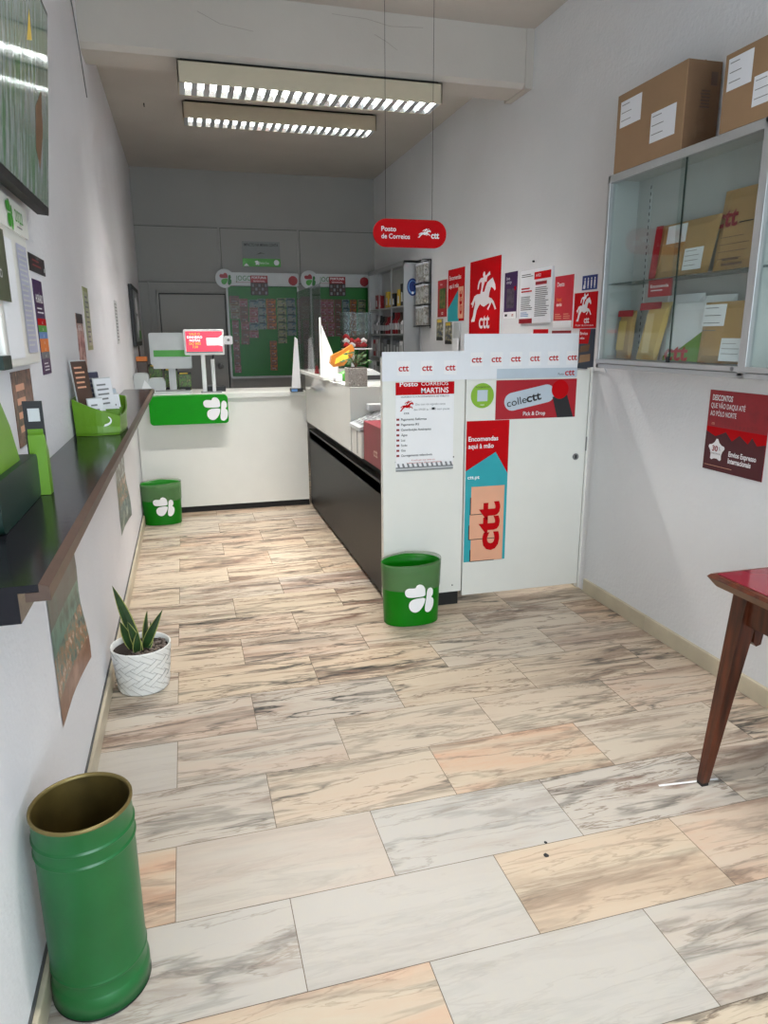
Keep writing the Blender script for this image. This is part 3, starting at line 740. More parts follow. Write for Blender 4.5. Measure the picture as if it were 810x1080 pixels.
MB().box(-.05, .12, -.04, .09, 0, .008, M_inkg, .002).build('foot_plate', t)
t = thing('till_monitor', 'pale grey till monitor with a green label strip, left of the red screen', 'monitor', (-.11, 6.44, 1.03))
MB().slab(rrect(-.17, .17, .23, .50, .02), M_lgrey, 0, .03).build('monitor_shell', t)
MB().rect(-.14, .16, .30, .355, M_pgreen, -.002).build('label_strip', t)
MB().slab(rrect(-.15, .17, .20, .29, .012), M_lgrey, -.012, 0).build('lower_lip', t)
MB().box(-.03, .03, .03, .06, 0, .3, M_lgrey, .004).box(-.1, .1, 0, .14, 0, .012, M_lgrey, .004).build('stand', t)
t = thing('receipt_printer', 'light grey receipt printer at the left end of the back counter', 'printer', (-.30, 6.22, 1.03))
MB().slab(rrect(-.115, .0, 0, .175, .03), M_lgrey, 0, .16).build('printer_body', t)
MB().slab(rrect(-.01, .13, 0, .13, .04), M_lgrey, .05, .2).build('paper_cover', t)
MB().slab([(-.06, .04), (.03, .0), (.06, .0), (-.03, .12)], M_pw, -.006, .0).build('paper_roll', t)
t = thing('keyboard', 'pale grey keyboard lying edge-on on the back counter above the green sign', 'keyboard', (-.1, 6.2, 1.03))
MB().box(-.16, .14, .0, .05, 0, .022, M_lgrey, .005).build('keyboard_base', t)
MB().box(-.15, .13, .008, .045, .022, .03, M_inkg, .002).build('keys', t)
# ticket dispensers behind
M_tick = photo_mat('ticket_case_print', [(20, 30, 10), (90, 130, 30), (60, 70, 30), (170, 170, 70)], 30)
for i, (x, y) in enumerate(((-.255, 6.66), (-.125, 6.65), (-.01, 6.64))):
    t = thing('ticket_dispenser', ('ticket dispenser of yellow-green packs, '+('leftmost and highest', 'middle', 'rightmost and lowest')[i]+' of three on the back counter'), 'dispenser', (x, y, 1.03), 0, 'ticket dispensers')
    h = .21-.035*i
    MB().box(-.055, .055, 0, .05, 0, h, M_tick, .003).build('case', t)
    MB().box(-.057, .057, -.006, .055, h, h+.02, M_ink, .002).rect(-.04, .03, h+.003, h+.014, M_yellow, -.008).build('header', t)
    MB().box(-.05, .05, -.02, 0, 0, .03, M_ink, .002).build('tray', t)
t = thing('amber_bottle_pack', 'small amber and dark pack behind the receipt printer', 'box', (-.365, 6.60, 1.03))
MB().box(-.04, .05, 0, .05, .0, .26, M_brown, .006).build('pack', t); MB().box(-.042, .052, -.002, .052, .26, .30, M_orange, .004).build('lid', t)
t = thing('card_terminal', 'black card terminal beside the white post on the back counter', 'terminal', (.20, 6.36, 1.03))
MB().box(-.03, .13, 0, .12, 0, .045, M_ink, .006).build('terminal_body', t); MB().box(-.02, .05, .01, .08, .045, .05, M_inkg).build('keys', t)

# white brackets and plexi screen
t = thing('plexi_screen', 'tall clear plexiglass screen standing along the raised white counter top', 'screen', (.98, 5.27, 1.206))
MB().box(0, .005, 0, 1.12, 0, .66, M_plexi).build('clear_sheet', t)
b = MB().slab([(0, 0), (.15, 0), (.006, .37)], M_white, -.006, .0); b.build('wedge_bracket', t)
MB().box(-.012, .0, -.01, .0, 0, .42, M_white, .002).build('edge_strip', t)
t = thing('wedge_sign_holder', 'narrow white wedge holder where the two counters meet', 'sign holder', (.865, 6.1, 1.03))
MB().slab([(0, 0), (.085, 0), (.07, .44), (.045, .46)], M_pw, 0, .006).build('wedge_face', t)
MB().box(-.005, .1, -.02, .06, 0, .03, M_ink, .004).rect(.0, .05, .005, .025, M_lb, -.021).build('base_block', t)
# things on the raised counter
t = thing('sweets_box', 'clear box of red and white wrapped sweets above the counter plant', 'box', (1.26, 5.3, 1.206))
MB().box(-.02, .0, .1, .12, 0, .2, M_lgrey).box(-.09, .12, 0, .14, .19, .196, M_lgrey).build('stand', t)
q = MB(); 
for x0, x1, y0, y1 in ((-.1, -.097, 0, .14), (.11, .113, 0, .14), (-.1, .113, 0, .003), (-.1, .113, .137, .14)): q.box(x0, x1, y0, y1, .2, .46, M_plexi)
q.build('clear_walls', t)
for k in range(9):
    r = random.Random(k); x = -.07+.045*(k % 4); z = .215+.03*(k//4)
    cnd = MB().tube([(x-.022, .05+.01*(k % 3), z), (x, .05+.01*(k % 3), z+.012), (x+.022, .05, z)], [.012, .02, .01], [M_red, M_pw, M_red][k % 3], 8)
    tag(cnd.build('wrapped_sweet', None, (1.26, 5.3, 1.206)), 'wrapped sweet lying in the clear box', 'sweet', 'wrapped sweets in the clear box')
t = thing('yellow_candy_bag', 'yellow and orange snack bag propped on the raised counter', 'bag', (1.10, 5.15, 1.206))
sb = MB(); pts = [(-.09, .0), (-.06, -.03), (.02, -.02), (.1, .05), (.11, .1), (.09, .13), (.02, .09), (-.08, .05)]
sb.slab([(a*.9, b_+.10) for a, b_ in pts], mat('amber_foil', (186, 112, 22), .4), -.02, .03); sb.build('bag_body', t)
MB().slab([(-.05, .09), (.05, .13), (.06, .19), (-.04, .13)], M_yellow, -.026, -.02).build('bag_label', t)
MB().box(-.02, .03, .0, .03, 0, .09, M_plexi).build('prop', t)
t = thing('green_tissue_pack', 'green and white soft pack lying behind the cube planter', 'pack', (1.08, 4.86, 1.18))
gp = MB(); bm = bmesh.new(); bmesh.ops.create_uvsphere(bm, u_segments=16, v_segments=8, radius=1)
for v in bm.verts: v.co = Vector((v.co.x*.075, v.co.y*.04, .045+v.co.z*.042*(1+.3*v.co.x)))
gp.bm(bm, M_pgreen, True); gp.build('pack_body', t)
MB().lathe([(.0001, -.03), (.026, -.028), (.03, 0), (.026, .028), (.0001, .03)], M_pw, 16).xf(Matrix.Translation((-.07, -.02, .034)) @ Matrix.Rotation(pi/2, 4, 'Y')).build('white_end', t)
t = thing('paper_slips', 'white paper slips lying beside the cube planter', 'paper', (1.0, 4.5, 1.182))
MB().box(0.0, .06, .02, .3, 0, .003, M_paper).build('slip_stack', t)
t = thing('cube_planter', 'speckled square pot with a small leafy plant on the counter end', 'plant', (1.06, 4.5, 1.18))
M_speck = photo_mat('speckled_pot', [(60, 54, 50), (190, 184, 176), (150, 142, 134), (230, 226, 220)], 55)
MB().box(-.062, .062, -.06, .06, 0, .118, M_speck, .004).build('pot', t)
MB().box(-.055, .055, -.053, .053, .116, .121, M_soil).build('soil', t)
fo = MB(); rr = random.Random(8)
for k in range(46):
    a = rr.uniform(0, 2*pi); el = rr.uniform(.15, 1.35); r = rr.uniform(.03, .10); s_ = rr.uniform(.012, .022)
    c = Vector((r*cos(a)*cos(el)*1.1, r*sin(a)*cos(el), .13+r*sin(el))); dr = Vector((cos(a), sin(a), rr.uniform(-.3, .6))).normalized(); sd = dr.orthogonal().normalized()
    fo.add([c-dr*s_, c+sd*s_*.55, c+dr*s_*1.3, c-sd*s_*.55], [(0, 1, 2, 3)], mat('houseplant_leaf', (44, 72, 32), .6, var=.3, spec=.2))
f1 = fo.build('foliage', t)
st = MB()
for k in range(7):
    a = k*.9; st.tube([(0, 0, .118), (.03*cos(a), .03*sin(a), .17), (.05*cos(a), .05*sin(a), .2)], .0025, M_cards, 5)
st.build('stems', t)
t = thing('desk_phone', 'pale desk device behind the cube planter on the raised counter', 'device', (1.22, 4.9, 1.18))
ph_ = MB(); ph_.slab([(-.03, 0), (.16, 0), (.16, .03), (.06, .085), (-.03, .07)], M_lgrey, 0, .16); ph_.build('device_body', t)
MB().box(.0, .12, -.004, 0, .012, .045, M_ink).build('screen', t)
for k, (x, mm) in enumerate(((.93, M_red), (.96, M_peach), (1.0, M_brown))):
    f = MB().lathe([(.0001, 0), (.018, 0), (.016, .03), (.01, .045), (.012, .055), (.0001, .066)], mm, 12)
    tag(f.build('small_figurine', None, (1.03+.03*(k-1), 5.6-.12*k, 1.206)), 'tiny '+('red', 'pink', 'brown')[k]+' ornament at the foot of the clear screen', 'ornament')

# ------------------------------------------------------------------ back wall boards
def jogos(x0, x1, z0, label):
    t = thing('lottery_board', label, 'board', (x0, YB-.055, z0))
    w = x1-x0; h = 1.0
    fr = MB().slab(rrect(-.02, w+.02, -.03, h-.02, .03), M_lgrey, 0, .045); fr.build('frame', t)
    MB().slab(rrect(0, w, -.005, h-.02, .01), M_jogosg, -.006, 0).build('green_back_panel', t)
    hd = MB().slab(rrect(-.05, w+.02, h-.015, h+.125, .02), M_lgrey, -.02, .045); hd.build('header_board', t)
    r = MB(); n = 32; r.slab([(-.03+.10*cos(2*pi*i/n), h+.06+.10*sin(2*pi*i/n)) for i in range(n)], M_lgrey, -.03, -.015)
    clover(r, -.02, h+.055, .13, [M_dred, M_pgreen, M_jogosg], -.032); r.build('clover_roundel', t)
    l = MB().text('JOGOS', .09, h+.04, .055, M_jogosg, -.022, w=.2); l.rect(.09, .28, h+.02, h+.024, M_dred, -.022)
    l.disc(w-.045, h+.045, .052, M_dred, -.022, 20); l.build('lettering', t)
    return t
jogos(.52, 1.29, 1.055, 'green lottery board on the grey back wall nearer the door')
jogos(1.46, 2.12, 1.055, 'green lottery board on the grey back wall behind the clear screen')
tm = [photo_mat('scratch_card_%s' % n, c, 26) for n, c in (('grey', [(56, 66, 56), (120, 118, 104), (96, 72, 62), (150, 146, 128)]), ('brown', [(56, 32, 28), (110, 62, 50), (70, 56, 46), (150, 124, 100)]), ('pink', [(96, 62, 70), (140, 104, 110), (110, 40, 56), (160, 146, 146)]),
      ('blue', [(16, 48, 62), (48, 88, 102), (116, 124, 116), (26, 58, 80)]), ('orange', [(96, 50, 12), (166, 92, 20), (74, 50, 34), (170, 122, 54)]), ('green', [(16, 48, 32), (72, 96, 66), (134, 134, 96), (50, 50, 48)]))]
tn = ['grey', 'brown', 'pink', 'blue', 'orange', 'green']
protos = {}
def ticket(x, z, k, brd, w=.072):
    key = k
    if key not in protos:
        m_ = MB().box(0, .082, -.006, 0, 0, .082, tm[k]).rect(.01, .072, .062, .074, [M_cards, M_brown, M_cards, M_dgreen, M_brown, M_dgreen][k], -.0068).rect(.02, .06, .02, .028, M_inkg, -.0068)
        o_ = m_.build('scratch_card'); protos[key] = o_; c = o_
    else: c = protos[key].copy(); COL.objects.link(c)
    c.location = (x+random.uniform(-.004, .004), YB-.063, z); c.scale = (w/.08, 1, 1)
    tag(c, '%s scratch card clipped on the %s lottery board' % (tn[k], brd), 'scratch card', '%s scratch cards on the %s lottery board' % (tn[k], brd))
for x, zt, zb, k, wd in ((.528, 1.93, 1.68, 0, .105), (.545, 1.67, 1.07, 1, .07), (.64, 1.90, 1.40, 1, .09), (.738, 1.89, 1.45, 2, .095), (.842, 1.90, 1.58, 3, .085), (.935, 1.90, 1.60, 4, .105), (1.052, 1.91, 1.40, 5, .1), (1.16, 1.91, 1.49, 3, .1), (.957, 1.44, 1.07, 4, .078)):
    z = zt-.08; q = 0
    while z > zb-.03: ticket(x, z, (k if q % 3 else (k+1) % 6) if k < 3 else k, 'left', wd); z -= .083; q += 1
for x, zt, zb, k, wd in ((1.47, 1.90, 1.2, 0, .085), (1.555, 1.90, 1.3, 2, .07), (1.63, 1.90, 1.5, 2, .08), (1.72, 1.90, 1.5, 1, .085), (1.815, 1.90, 1.4, 3, .08), (1.905, 1.90, 1.5, 4, .075), (1.995, 1.90, 1.15, 5, .09)):
    z = zt-.08
    while z > zb-.03: ticket(x, z, k, 'right', wd); z -= .083
for x, s_ in ((.77, 'left'), (1.66, 'right')):
    b = MB().box(0, .19, -.004, 0, 0, .21, mat('flyer_dark', (44, 26, 24), .4)).rect(0, .19, .135, .21, M_dred, -.005); b.text('FORTUNA', .095, .175, .026, M_pw, -.006, w=.16, al='c', bold=.02); b.text('SEMANAL', .095, .143, .016, M_pw, -.006, w=.13, al='c')
    for i in range(5):
        for j in range(3): b.rect(.012+i*.036, .036+i*.036, .01+j*.04, .04+j*.04, M_brown if (i+j) % 2 else M_inkg, -.005)
    tag(b.build('draw_flyer', None, (x, YB-.08, 1.94)), 'dark flyer with a red heading hanging over the %s lottery board header' % s_, 'flyer')
b = MB().box(0, .42, -.004, 0, 0, .265, mat('grey_card', (126, 130, 130), .5)).rect(.0, .42, 0, .085, M_pgreen, -.005); b.text('IMPACTO NA MINHA CONTA', .21, .215, .03, M_ink, -.005, w=.38, al='c', bold=.02)
for i in range(5): b.disc(.08+i*.065, .14+.012*sin(i*2), .026, M_inkg, -.0047, 14); b.disc(.08+i*.065, .14+.012*sin(i*2), .022, MATS['grey_card'], -.0052, 14)
b.poly([(.15, .125), (.2, .15), (.26, .135), (.21, .14)], M_ink, -.006)
clover(b, .16, .04, .05, M_pw, -.006); b.text('Santa Casa', .19, .03, .022, M_pw, -.006, w=.1); b.disc(.375, .045, .03, M_pw, -.006, 16); b.poly([(.01, .005), (.07, .005), (.04, .035)], M_pw, -.006)
tag(b.build('wall_notice', None, (.70, YB-.016, 2.25)), 'small green and grey notice high on the grey back wall', 'notice')
tag(MB().box(0, .05, -.02, 0, 0, .17, M_navy, .004).build('small_blue_card', None, (1.22, YB-.063, 1.20)), 'small blue card low on the left lottery board', 'card')

# ------------------------------------------------------------------ hanging sign
t = thing('hanging_sign', 'red pill-shaped post office sign hanging on two thin wires', 'sign', (1.053, 4.0, 1.975))
MB().slab(rrect(0, .427, 0, .148, .073, 10), M_red, 0, .012).build('sign_board', t)
l = MB().text('Posto', .045, .083, .026, M_pw, -.002, w=.085, bold=.015); l.text('de Correios', .045, .045, .026, M_pw, -.002, w=.165, bold=.015); l.text('ctt', .335, .052, .034, M_pw, -.002, w=.048, bold=.03)
l.build('lettering', t)
l = MB(); horse(l, .245, .04, .085, .075, M_pw, -.002, .3); l.build('rider_emblem', t)
for x in (.072, .342): MB().tube([(x, .006, .145), (x, .006, ZC-1.975)], .0013, M_ink, 5).build('hanging_wire', t)

# ------------------------------------------------------------------ right wall posters
S_ = -.0026
b = MB().box(0, .575, -.002, 0, 0, .555, M_red); horse(b, 0, 0, .575, .555, M_pw, S_); b.text('ctt', .2, .055, .115, M_pw, S_, w=.2, bold=.02)
onR(b, 'rider_poster', 'large square red poster with a white horse rider on the right wall', 'poster', 5.44, 1.493)
b = MB().box(0, .375, -.002, 0, 0, .42, M_red); b.poly([(0, 0), (.26, 0), (.26, .26), (0, .10)], M_teal, S_); b.rect(.24, .36, .02, .27, M_peach, -.0034); b.text('ctt', .33, .05, .07, M_red, -.004, w=.19, rot=pi/2, bold=.03)
b.text('Encomendas', .03, .335, .035, M_pw, -.0034, w=.27, bold=.02); b.text('aqui à mão', .03, .27, .035, M_pw, -.0034, w=.22, bold=.02)
onR(b, 'small_parcel_poster', 'small red and teal parcel poster beside the horse rider poster', 'poster', 5.93, 1.61)
b = MB().box(0, .23, -.002, 0, 0, .31, M_crim); b.rect(.05, .2, .07, .24, photo_mat('gift_photo', [(40, 30, 20), (60, 110, 30), (160, 120, 60)], 20), S_); b.text('Vales', .06, .265, .02, M_pw, S_); b.text('ctt', .1, .02, .03, M_pw, S_, bold=.02)
onR(b, 'gift_poster', 'narrow crimson poster with a green picture left of the small parcel poster', 'poster', 6.19, 1.652)
M_cal = photo_mat('calendar_print', [(30, 30, 40), (70, 80, 100), (150, 140, 100), (220, 220, 220)], 22)
for i, (y, z, s_) in enumerate(((6.2, 1.45, 'left'), (5.98, 1.42, 'right'))):
    b = MB().box(0, .155, -.006, 0, 0, .185, M_cal); b.rect(.02, .13, .155, .18, M_yellow, -.0068); b.rect(.0, .155, 0, .03, M_ink, -.0068)
    onR(b, 'pocket_calendar', 'small dark leaflet pad hanging under the crimson poster, %s one' % s_, 'leaflet', y, z, 'leaflet pads under the crimson poster')
b = MB().box(0, .12, -.02, 0, 0, .24, M_lgrey, .004).box(.0, .12, -.03, 0, 0, .11, M_pw, .003); onR(b, 'leaflet_holder', 'white leaflet holder under the small parcel poster', 'holder', 5.74, 1.36)
b = MB().box(0, .2, -.002, 0, 0, .31, M_purple); b.rect(0, .2, 0, .045, M_pw, S_); b.rect(.04, .16, .07, .2, photo_mat('phone_photo', [(20, 14, 30), (90, 80, 90), (30, 20, 40)], 16), S_); b.text('Envie', .03, .26, .02, M_pw, S_); b.text('consigo', .03, .235, .02, M_pw, S_); b.disc(.17, .2, .015, M_red, S_)
b.text('ctt', .13, .015, .02, M_red, -.0034, bold=.02); b.rect(.02, .06, .015, .03, M_ink, -.0034)
onR(b, 'dark_purple_poster', 'dark purple poster right of the horse rider poster', 'poster', 4.795, 1.607)
b = MB().box(0, .43, -.012, 0, 0, .335, M_paper, .002)
b.rect(.2, .42, .27, .315, M_red, -.0135); b.text('AVISO', .22, .285, .018, M_pw, -.0142); b.rect(.22, .37, .235, .255, M_dred, -.0135); b.lines(.02, .31, .17, 2, .012, M_ink, -.0135); b.lines(.02, .225, .16, 2, .018, M_red, -.0135, .5)
b.lines(.22, .22, .19, 16, .0115, M_inkg, -.0135, .45, 3); b.lines(.02, .17, .17, 8, .0115, M_inkg, -.0135, .45, 4); b.rect(0, .19, .0, .03, M_dred, -.0135); b.lines(.02, .07, .12, 3, .011, M_lb, -.0135)
onR(b, 'document_board', 'white notice sheaf with red bars pinned on the right wall', 'notice', 4.525, 1.57)
tag(MB().tube([(0, 0, 0), (-.012, 0, 0)], .006, M_ink, 8).build('wall_pin', None, (XR-.001, 4.36, 1.955)), 'black pin above the white notice sheaf', 'pin')
b = MB().box(0, .22, -.002, 0, 0, .30, mat('print_rose', (196, 40, 56), .4)); b.rect(0, .22, 0, .04, M_pw, S_); b.text('Deste', .03, .24, .026, M_pw, S_, bold=.02); b.text('Natal', .03, .155, .02, M_orange, S_, bold=.02); b.text('envie', .03, .125, .022, M_pw, S_, bold=.02); b.lines(.02, .08, .08, 3, .012, M_peach, S_); b.lines(.12, .08, .08, 3, .012, M_peach, S_)
onR(b, 'rose_red_poster', 'rose red poster between the notice sheaf and the small rider sign', 'poster', 4.07, 1.538)
for i, (y, w, m1) in enumerate(((4.33, .2, M_red), (4.08, .23, M_dred))):
    b = MB().box(0, w, -.002, 0, 0, .16, m1); b.rect(0.02, w-.02, .03, .05, M_pw, S_); b.text('Novo', .02, .11, .025, M_pw, S_)
    onR(b, 'low_red_leaflet', 'red leaflet peeking over the paper strip, %s one' % ('left' if i == 0 else 'right'), 'leaflet', y, (1.37, 1.36)[i])
b = MB().box(0, .155, -.002, 0, 0, .078, M_blue)
for i in range(4):
    x = .03+i*.034; b.disc(x, .06, .006, M_pw, S_, 10); b.rect(x-.006, x+.006, .02, .052, M_pw, S_); b.rect(x-.004, x+.004, .008, .02, M_pw, S_)
b.poly([(.012, .01), (.034, .006), (.04, .02), (.018, .03)], M_pw, -.003)
onR(b, 'priority_sign', 'small blue priority sign with four white figures, beside the wall cabinet', 'sign', 3.755, 1.74)
b = MB().box(0, .245, -.002, 0, 0, .197, M_red); horse(b, .02, -.005, .19, .235, M_pw, S_); b.rect(.1, .18, 0, .05, M_red, -.0032); b.text('ctt', .12, .03, .035, M_pw, -.0038, bold=.03); b.text('Posto de Correios', .03, .012, .011, M_pw, -.0038, w=.19)
onR(b, 'small_rider_sign', 'small square red rider sign right beside the wall cabinet', 'sign', 3.83, 1.531)
b = MB().box(0, .165, -.002, 0, 0, .222, M_navy); b.poly([(0, .14), (.1, .14), (.12, .222), (0, .222)], M_red, S_); b.text('Envios', .01, .19, .016, M_pw, -.0034, w=.08, bold=.02); b.text('online', .01, .165, .014, M_pw, -.0034, bold=.02); b.poly([(.01, .09), (.11, .1), (.12, .14), (.02, .125)], M_cards, S_); b.poly([(.01, .03), (.13, .045), (.13, .085), (.02, .075)], M_card, S_)
onR(b, 'navy_parcel_poster', 'navy and red poster with brown parcels below the small rider sign', 'poster', 3.752, 1.305)
b = MB().box(0, .345, -.002, 0, 0, .348, photo_mat('dusk_print', [(96, 4, 20), (150, 8, 26), (120, 6, 24)], 3))
b.rect(0, .345, .14, .19, M_red, -.0024); b.poly([(0, 0), (.345, 0), (.345, .15), (.3, .14), (.27, .17), (.25, .14), (.2, .17), (.16, .14), (.12, .175), (.06, .15), (0, .17)], mat('print_wine', (74, 4, 20), .4), -.0028)
b.text('DESCONTOS', .02, .305, .024, M_pw, -.0035, w=.12, bold=.025); b.text('QUE VÃO DAQUI ATÉ', .015, .272, .022, M_pw, -.0035, w=.2, bold=.008); b.text('AO PÓLO NORTE', .015, .238, .022, M_pw, -.0035, w=.155, bold=.008)
b.text('ctt', .03, .2, .012, M_peach, -.0035)
stp = []
for i in range(10):
    r = .058 if i % 2 == 0 else .033; a = pi/2+i*pi/5; stp.append((.075+r*cos(a), .09+r*sin(a)))
b.poly(rsm(stp, 2), M_pw, -.0036); b.text('30', .05, .086, .024, M_dred, -.0044, w=.034, bold=.03); b.text('%', .088, .092, .014, M_inkg, -.0044); b.text('DESCONTO', .046, .072, .007, M_ink, -.0044, w=.058)
b.text('Envios Expresso', .15, .075, .022, M_pw, -.0035, w=.155, bold=.03); b.text('Internacionais', .15, .046, .022, M_pw, -.0035, w=.13, bold=.03); b.lines(.01, .022, .22, 1, .01, M_peach, -.0035, .2)
for i in range(9): b.disc(.11+i*.022, .205+.004*sin(i), .008, M_dred, -.0032, 8)
onR(b, 'discount_poster', 'dark red discount poster with a white star under the wall cabinet', 'poster', 2.63, .912)
# round blue disc, wire rack, pole
t = thing('wire_brochure_rack', 'wire brochure rack with three packed pockets on the right wall', 'rack', (XR-.01, 6.64, 1.58), RW)
wr = MB()
for x in (0, .28):
    wr.tube([(x, 0, -.02), (x, 0, .58)], .005, M_ink, 6)
for z in (0, .19, .38, .58): wr.tube([(0, 0, z), (.28, 0, z)], .004, M_ink, 6); wr.tube([(0, 0, z+.0), (0, -.07, z), (.28, -.07, z), (.28, 0, z)], .004, M_ink, 6)
wr.build('wire_frame', t)
M_mag = photo_mat('brochure_print', [(60, 62, 66), (190, 190, 186), (110, 104, 90), (220, 214, 200)], 16)
for k in range(3): 
    b = MB().box(.02, .26, -.06, -.01, .01+.19*k, .17+.19*k, M_mag, .004).box(.03, .25, -.064, -.012, .16+.19*k, .18+.19*k, M_paper); tag(b.build('brochure_stack', None, t.location, (0, 0, RW)), 'stack of grey brochures in the %s pocket of the wire rack' % ('bottom', 'middle', 'top')[k], 'brochures')
tag(MB().tube([(XR-.02, 6.62, 1.2), (XR-.02, 6.62, 1.6)], .007, M_lgrey, 8).build('cable_duct'), 'thin pale duct running down the wall under the wire rack', 'duct')
# bookcase
t = thing('display_cabinet', 'tall grey open display cabinet in the far right corner', 'cabinet', (XR, 6.68, 0), RW)
cw, cd, ct = 1.36, .16, 2.18
t.location = (XR, 6.68+cw, 0)
MB().box(0, .02, -cd, 0, 0, ct, M_lgrey).box(cw-.02, cw, -cd, 0, 0, ct, M_alu).box(0, cw, -cd, 0, ct-.02, ct, M_alu).box(0, cw, -.012, -.002, 0, ct, M_lgrey).box(0, cw, -cd, 0, .05, .08, M_alu).build('carcass', t)
MB().box(0, .03, -cd-.008, -cd, 0, ct, M_alu).box(cw-.03, cw, -cd-.008, -cd, 0, ct, M_alu).box(0, cw, -cd-.008, -cd, ct-.04, ct, M_alu).box(.44, .46, -cd-.006, -cd, .1, ct, M_alu).box(.9, .92, -cd-.006, -cd, .1, ct, M_alu).build('frame', t)
for z in (1.02, 1.27, 1.51, 1.775): MB().box(.02, cw-.02, -cd+.005, -.012, z-.012, z, M_lgrey).build('shelf', t)
prod = [('yellow', M_yellow), ('red', M_dred), ('black', M_ink), ('white', M_pw), ('brown', M_brown), ('silver', M_inkg)]
pr = {}
def product(kind, ci, x, z, w, h, shelf):
    nm, m_ = prod[ci]; k = (kind, ci)
    if k not in pr:
        b = MB()
        if kind == 'bottle': b.lathe([(.0001, 0), (.5, .01), (.5, .6), (.2, .75), (.18, .98), (.22, 1), (.0001, 1)], m_, 14).box(-.35, .35, -.52, -.4, .2, .5, M_lgrey)
        elif kind == 'pouch': b.slab([(-.5, 0), (.5, 0), (.42, .5), (.5, 1), (-.5, 1), (-.42, .5)], m_, -.25, .25).poly([(-.3, .2), (.3, .2), (.2, .6), (-.25, .65)], M_pw, -.26)
        else: b.box(-.5, .5, -.5, .5, 0, 1, m_, .03).rect(-.35, .35, .3, .75, M_lgrey, -.51)
        o_ = b.build(kind+'_product'); pr[k] = o_
    else: o_ = pr[k].copy(); COL.objects.link(o_)
    o_.location = (XR-.09, 6.68+cw-x, z); o_.rotation_euler = (0, 0, RW); o_.scale = (w, .075, h)
    tag(o_, '%s %s on the %s shelf of the far display cabinet' % (nm, kind, shelf), kind, '%s %s items on the %s cabinet shelf' % (nm, kind, shelf))
rr = random.Random(4)
for x, ci in ((.14, 1), (.26, 1), (.55, 0), (.68, 0), (.8, 2), (.98, 0), (1.1, 2), (1.24, 4)): product('pouch', ci, x, 1.776, .1, rr.uniform(.13, .22), 'top')
for x, ci in zip([.08+.095*i for i in range(13)], (5, 3, 2, 2, 4, 1, 1, 2, 1, 1, 4, 3, 1)): product('bottle', ci, x, 1.511, .08, rr.uniform(.17, .22), 'middle')
for x, ci in zip([.09+.115*i for i in range(11)], (1, 3, 4, 5, 5, 2, 5, 5, 5, 3, 5)): product('carton', ci, x, 1.271, .1, rr.uniform(.14, .2), 'lower')
for x, ci in zip([.1+.14*i for i in range(9)], (3, 2, 5, 2, 3, 5, 2, 2, 5)): product('carton', ci, x, 1.021, .12, rr.uniform(.12, .2), 'lowest')
b = MB().disc(0, 0, .055, M_blue, -.003, 28, .08).disc(0, .0, .045, M_lb, -.0036, 24, .062).disc(0, .005, .035, M_blue, -.0042, 24, .05).disc(0, -.052, .012, M_pw, -.005, 12)
tag(b.build('round_blue_sticker', None, (2.137, 6.678, 1.94)), 'round blue sticker on the side of the display cabinet', 'sticker')

# ------------------------------------------------------------------ wall cabinet with glass doors
XF = 2.045; cy1, cy0, z0, z1 = 3.28, 1.25, 1.33, 2.24; dp = XR-XF
t = thing('wall_cabinet', 'aluminium glass-fronted wall cabinet on the right wall', 'cabinet', (XR, cy1, z0), RW)
W_ = cy1-cy0; H_ = z1-z0; M_cin = mat('cabinet_lining', (186, 188, 188), .5, var=.01)
MB().box(.012, W_-.012, -dp+.03, -.002, 0, .02, M_cin).box(.012, W_-.012, -dp+.03, -.002, H_-.02, H_, M_cin).box(0, .014, -dp+.02, -.001, 0, H_, M_cin).box(W_-.014, W_, -dp+.02, -.001, 0, H_, M_cin).box(0, W_, -.008, -.001, 0, H_, M_cin).box(1.0, 1.012, -dp+.04, -.008, .02, H_-.02, M_cin).build('carcass', t)
f = MB().box(0, W_, -dp, -dp+.03, H_-.035, H_, M_alu, .002).box(0, W_, -dp, -dp+.03, 0, .022, M_alu, .002).box(0, .02, -dp, -dp+.03, 0, H_, M_alu, .002).box(W_-.02, W_, -dp, -dp+.03, 0, H_, M_alu, .002)
f.box(0, W_, -dp-.006, -dp+.03, .024, .045, M_alu, .002).box(.985, 1.025, -dp, -dp+.03, 0, H_, M_alu, .002).build('frame', t)
for x0_, x1_, yy in ((.02, .56, -dp+.018), (.53, .985, -dp+.01), (1.025, 1.55, -dp+.018), (1.52, W_-.02, -dp+.01)):
    g_ = MB().box(x0_, x1_, yy, yy+.004, .045, H_-.035, M_glass); g_.build('glass_door', t)
for x_ in (.56, 1.55): MB().box(x_-.0008, x_+.0008, -dp+.009, -dp+.016, .045, H_-.035, M_dgreen).box(x_-.012, x_+.006, -dp+.004, -dp+.008, .045, .07, M_ink).build('glass_edge', t)
MB().tube([(.965, -dp-.008, .035), (.965, -dp, .035)], .009, M_metal, 12).build('lock', t)
for x0_, x1_ in ((.014, 1.0), (1.012, W_-.014)):
    MB().box(x0_, x1_, -dp+.032, -.01, .405, .411, M_shelfg).build('glass_shelf', t)
sl = MB()
for x_ in (.115, 1.1): sl.box(x_-.008, x_+.008, -.011, -.008, .03, H_-.03, M_lgrey); [sl.box(x_-.003, x_+.003, -.0116, -.0108, .06+k*.03, .075+k*.03, M_ink) for k in range(27)]
sl.build('shelf_rail', t)
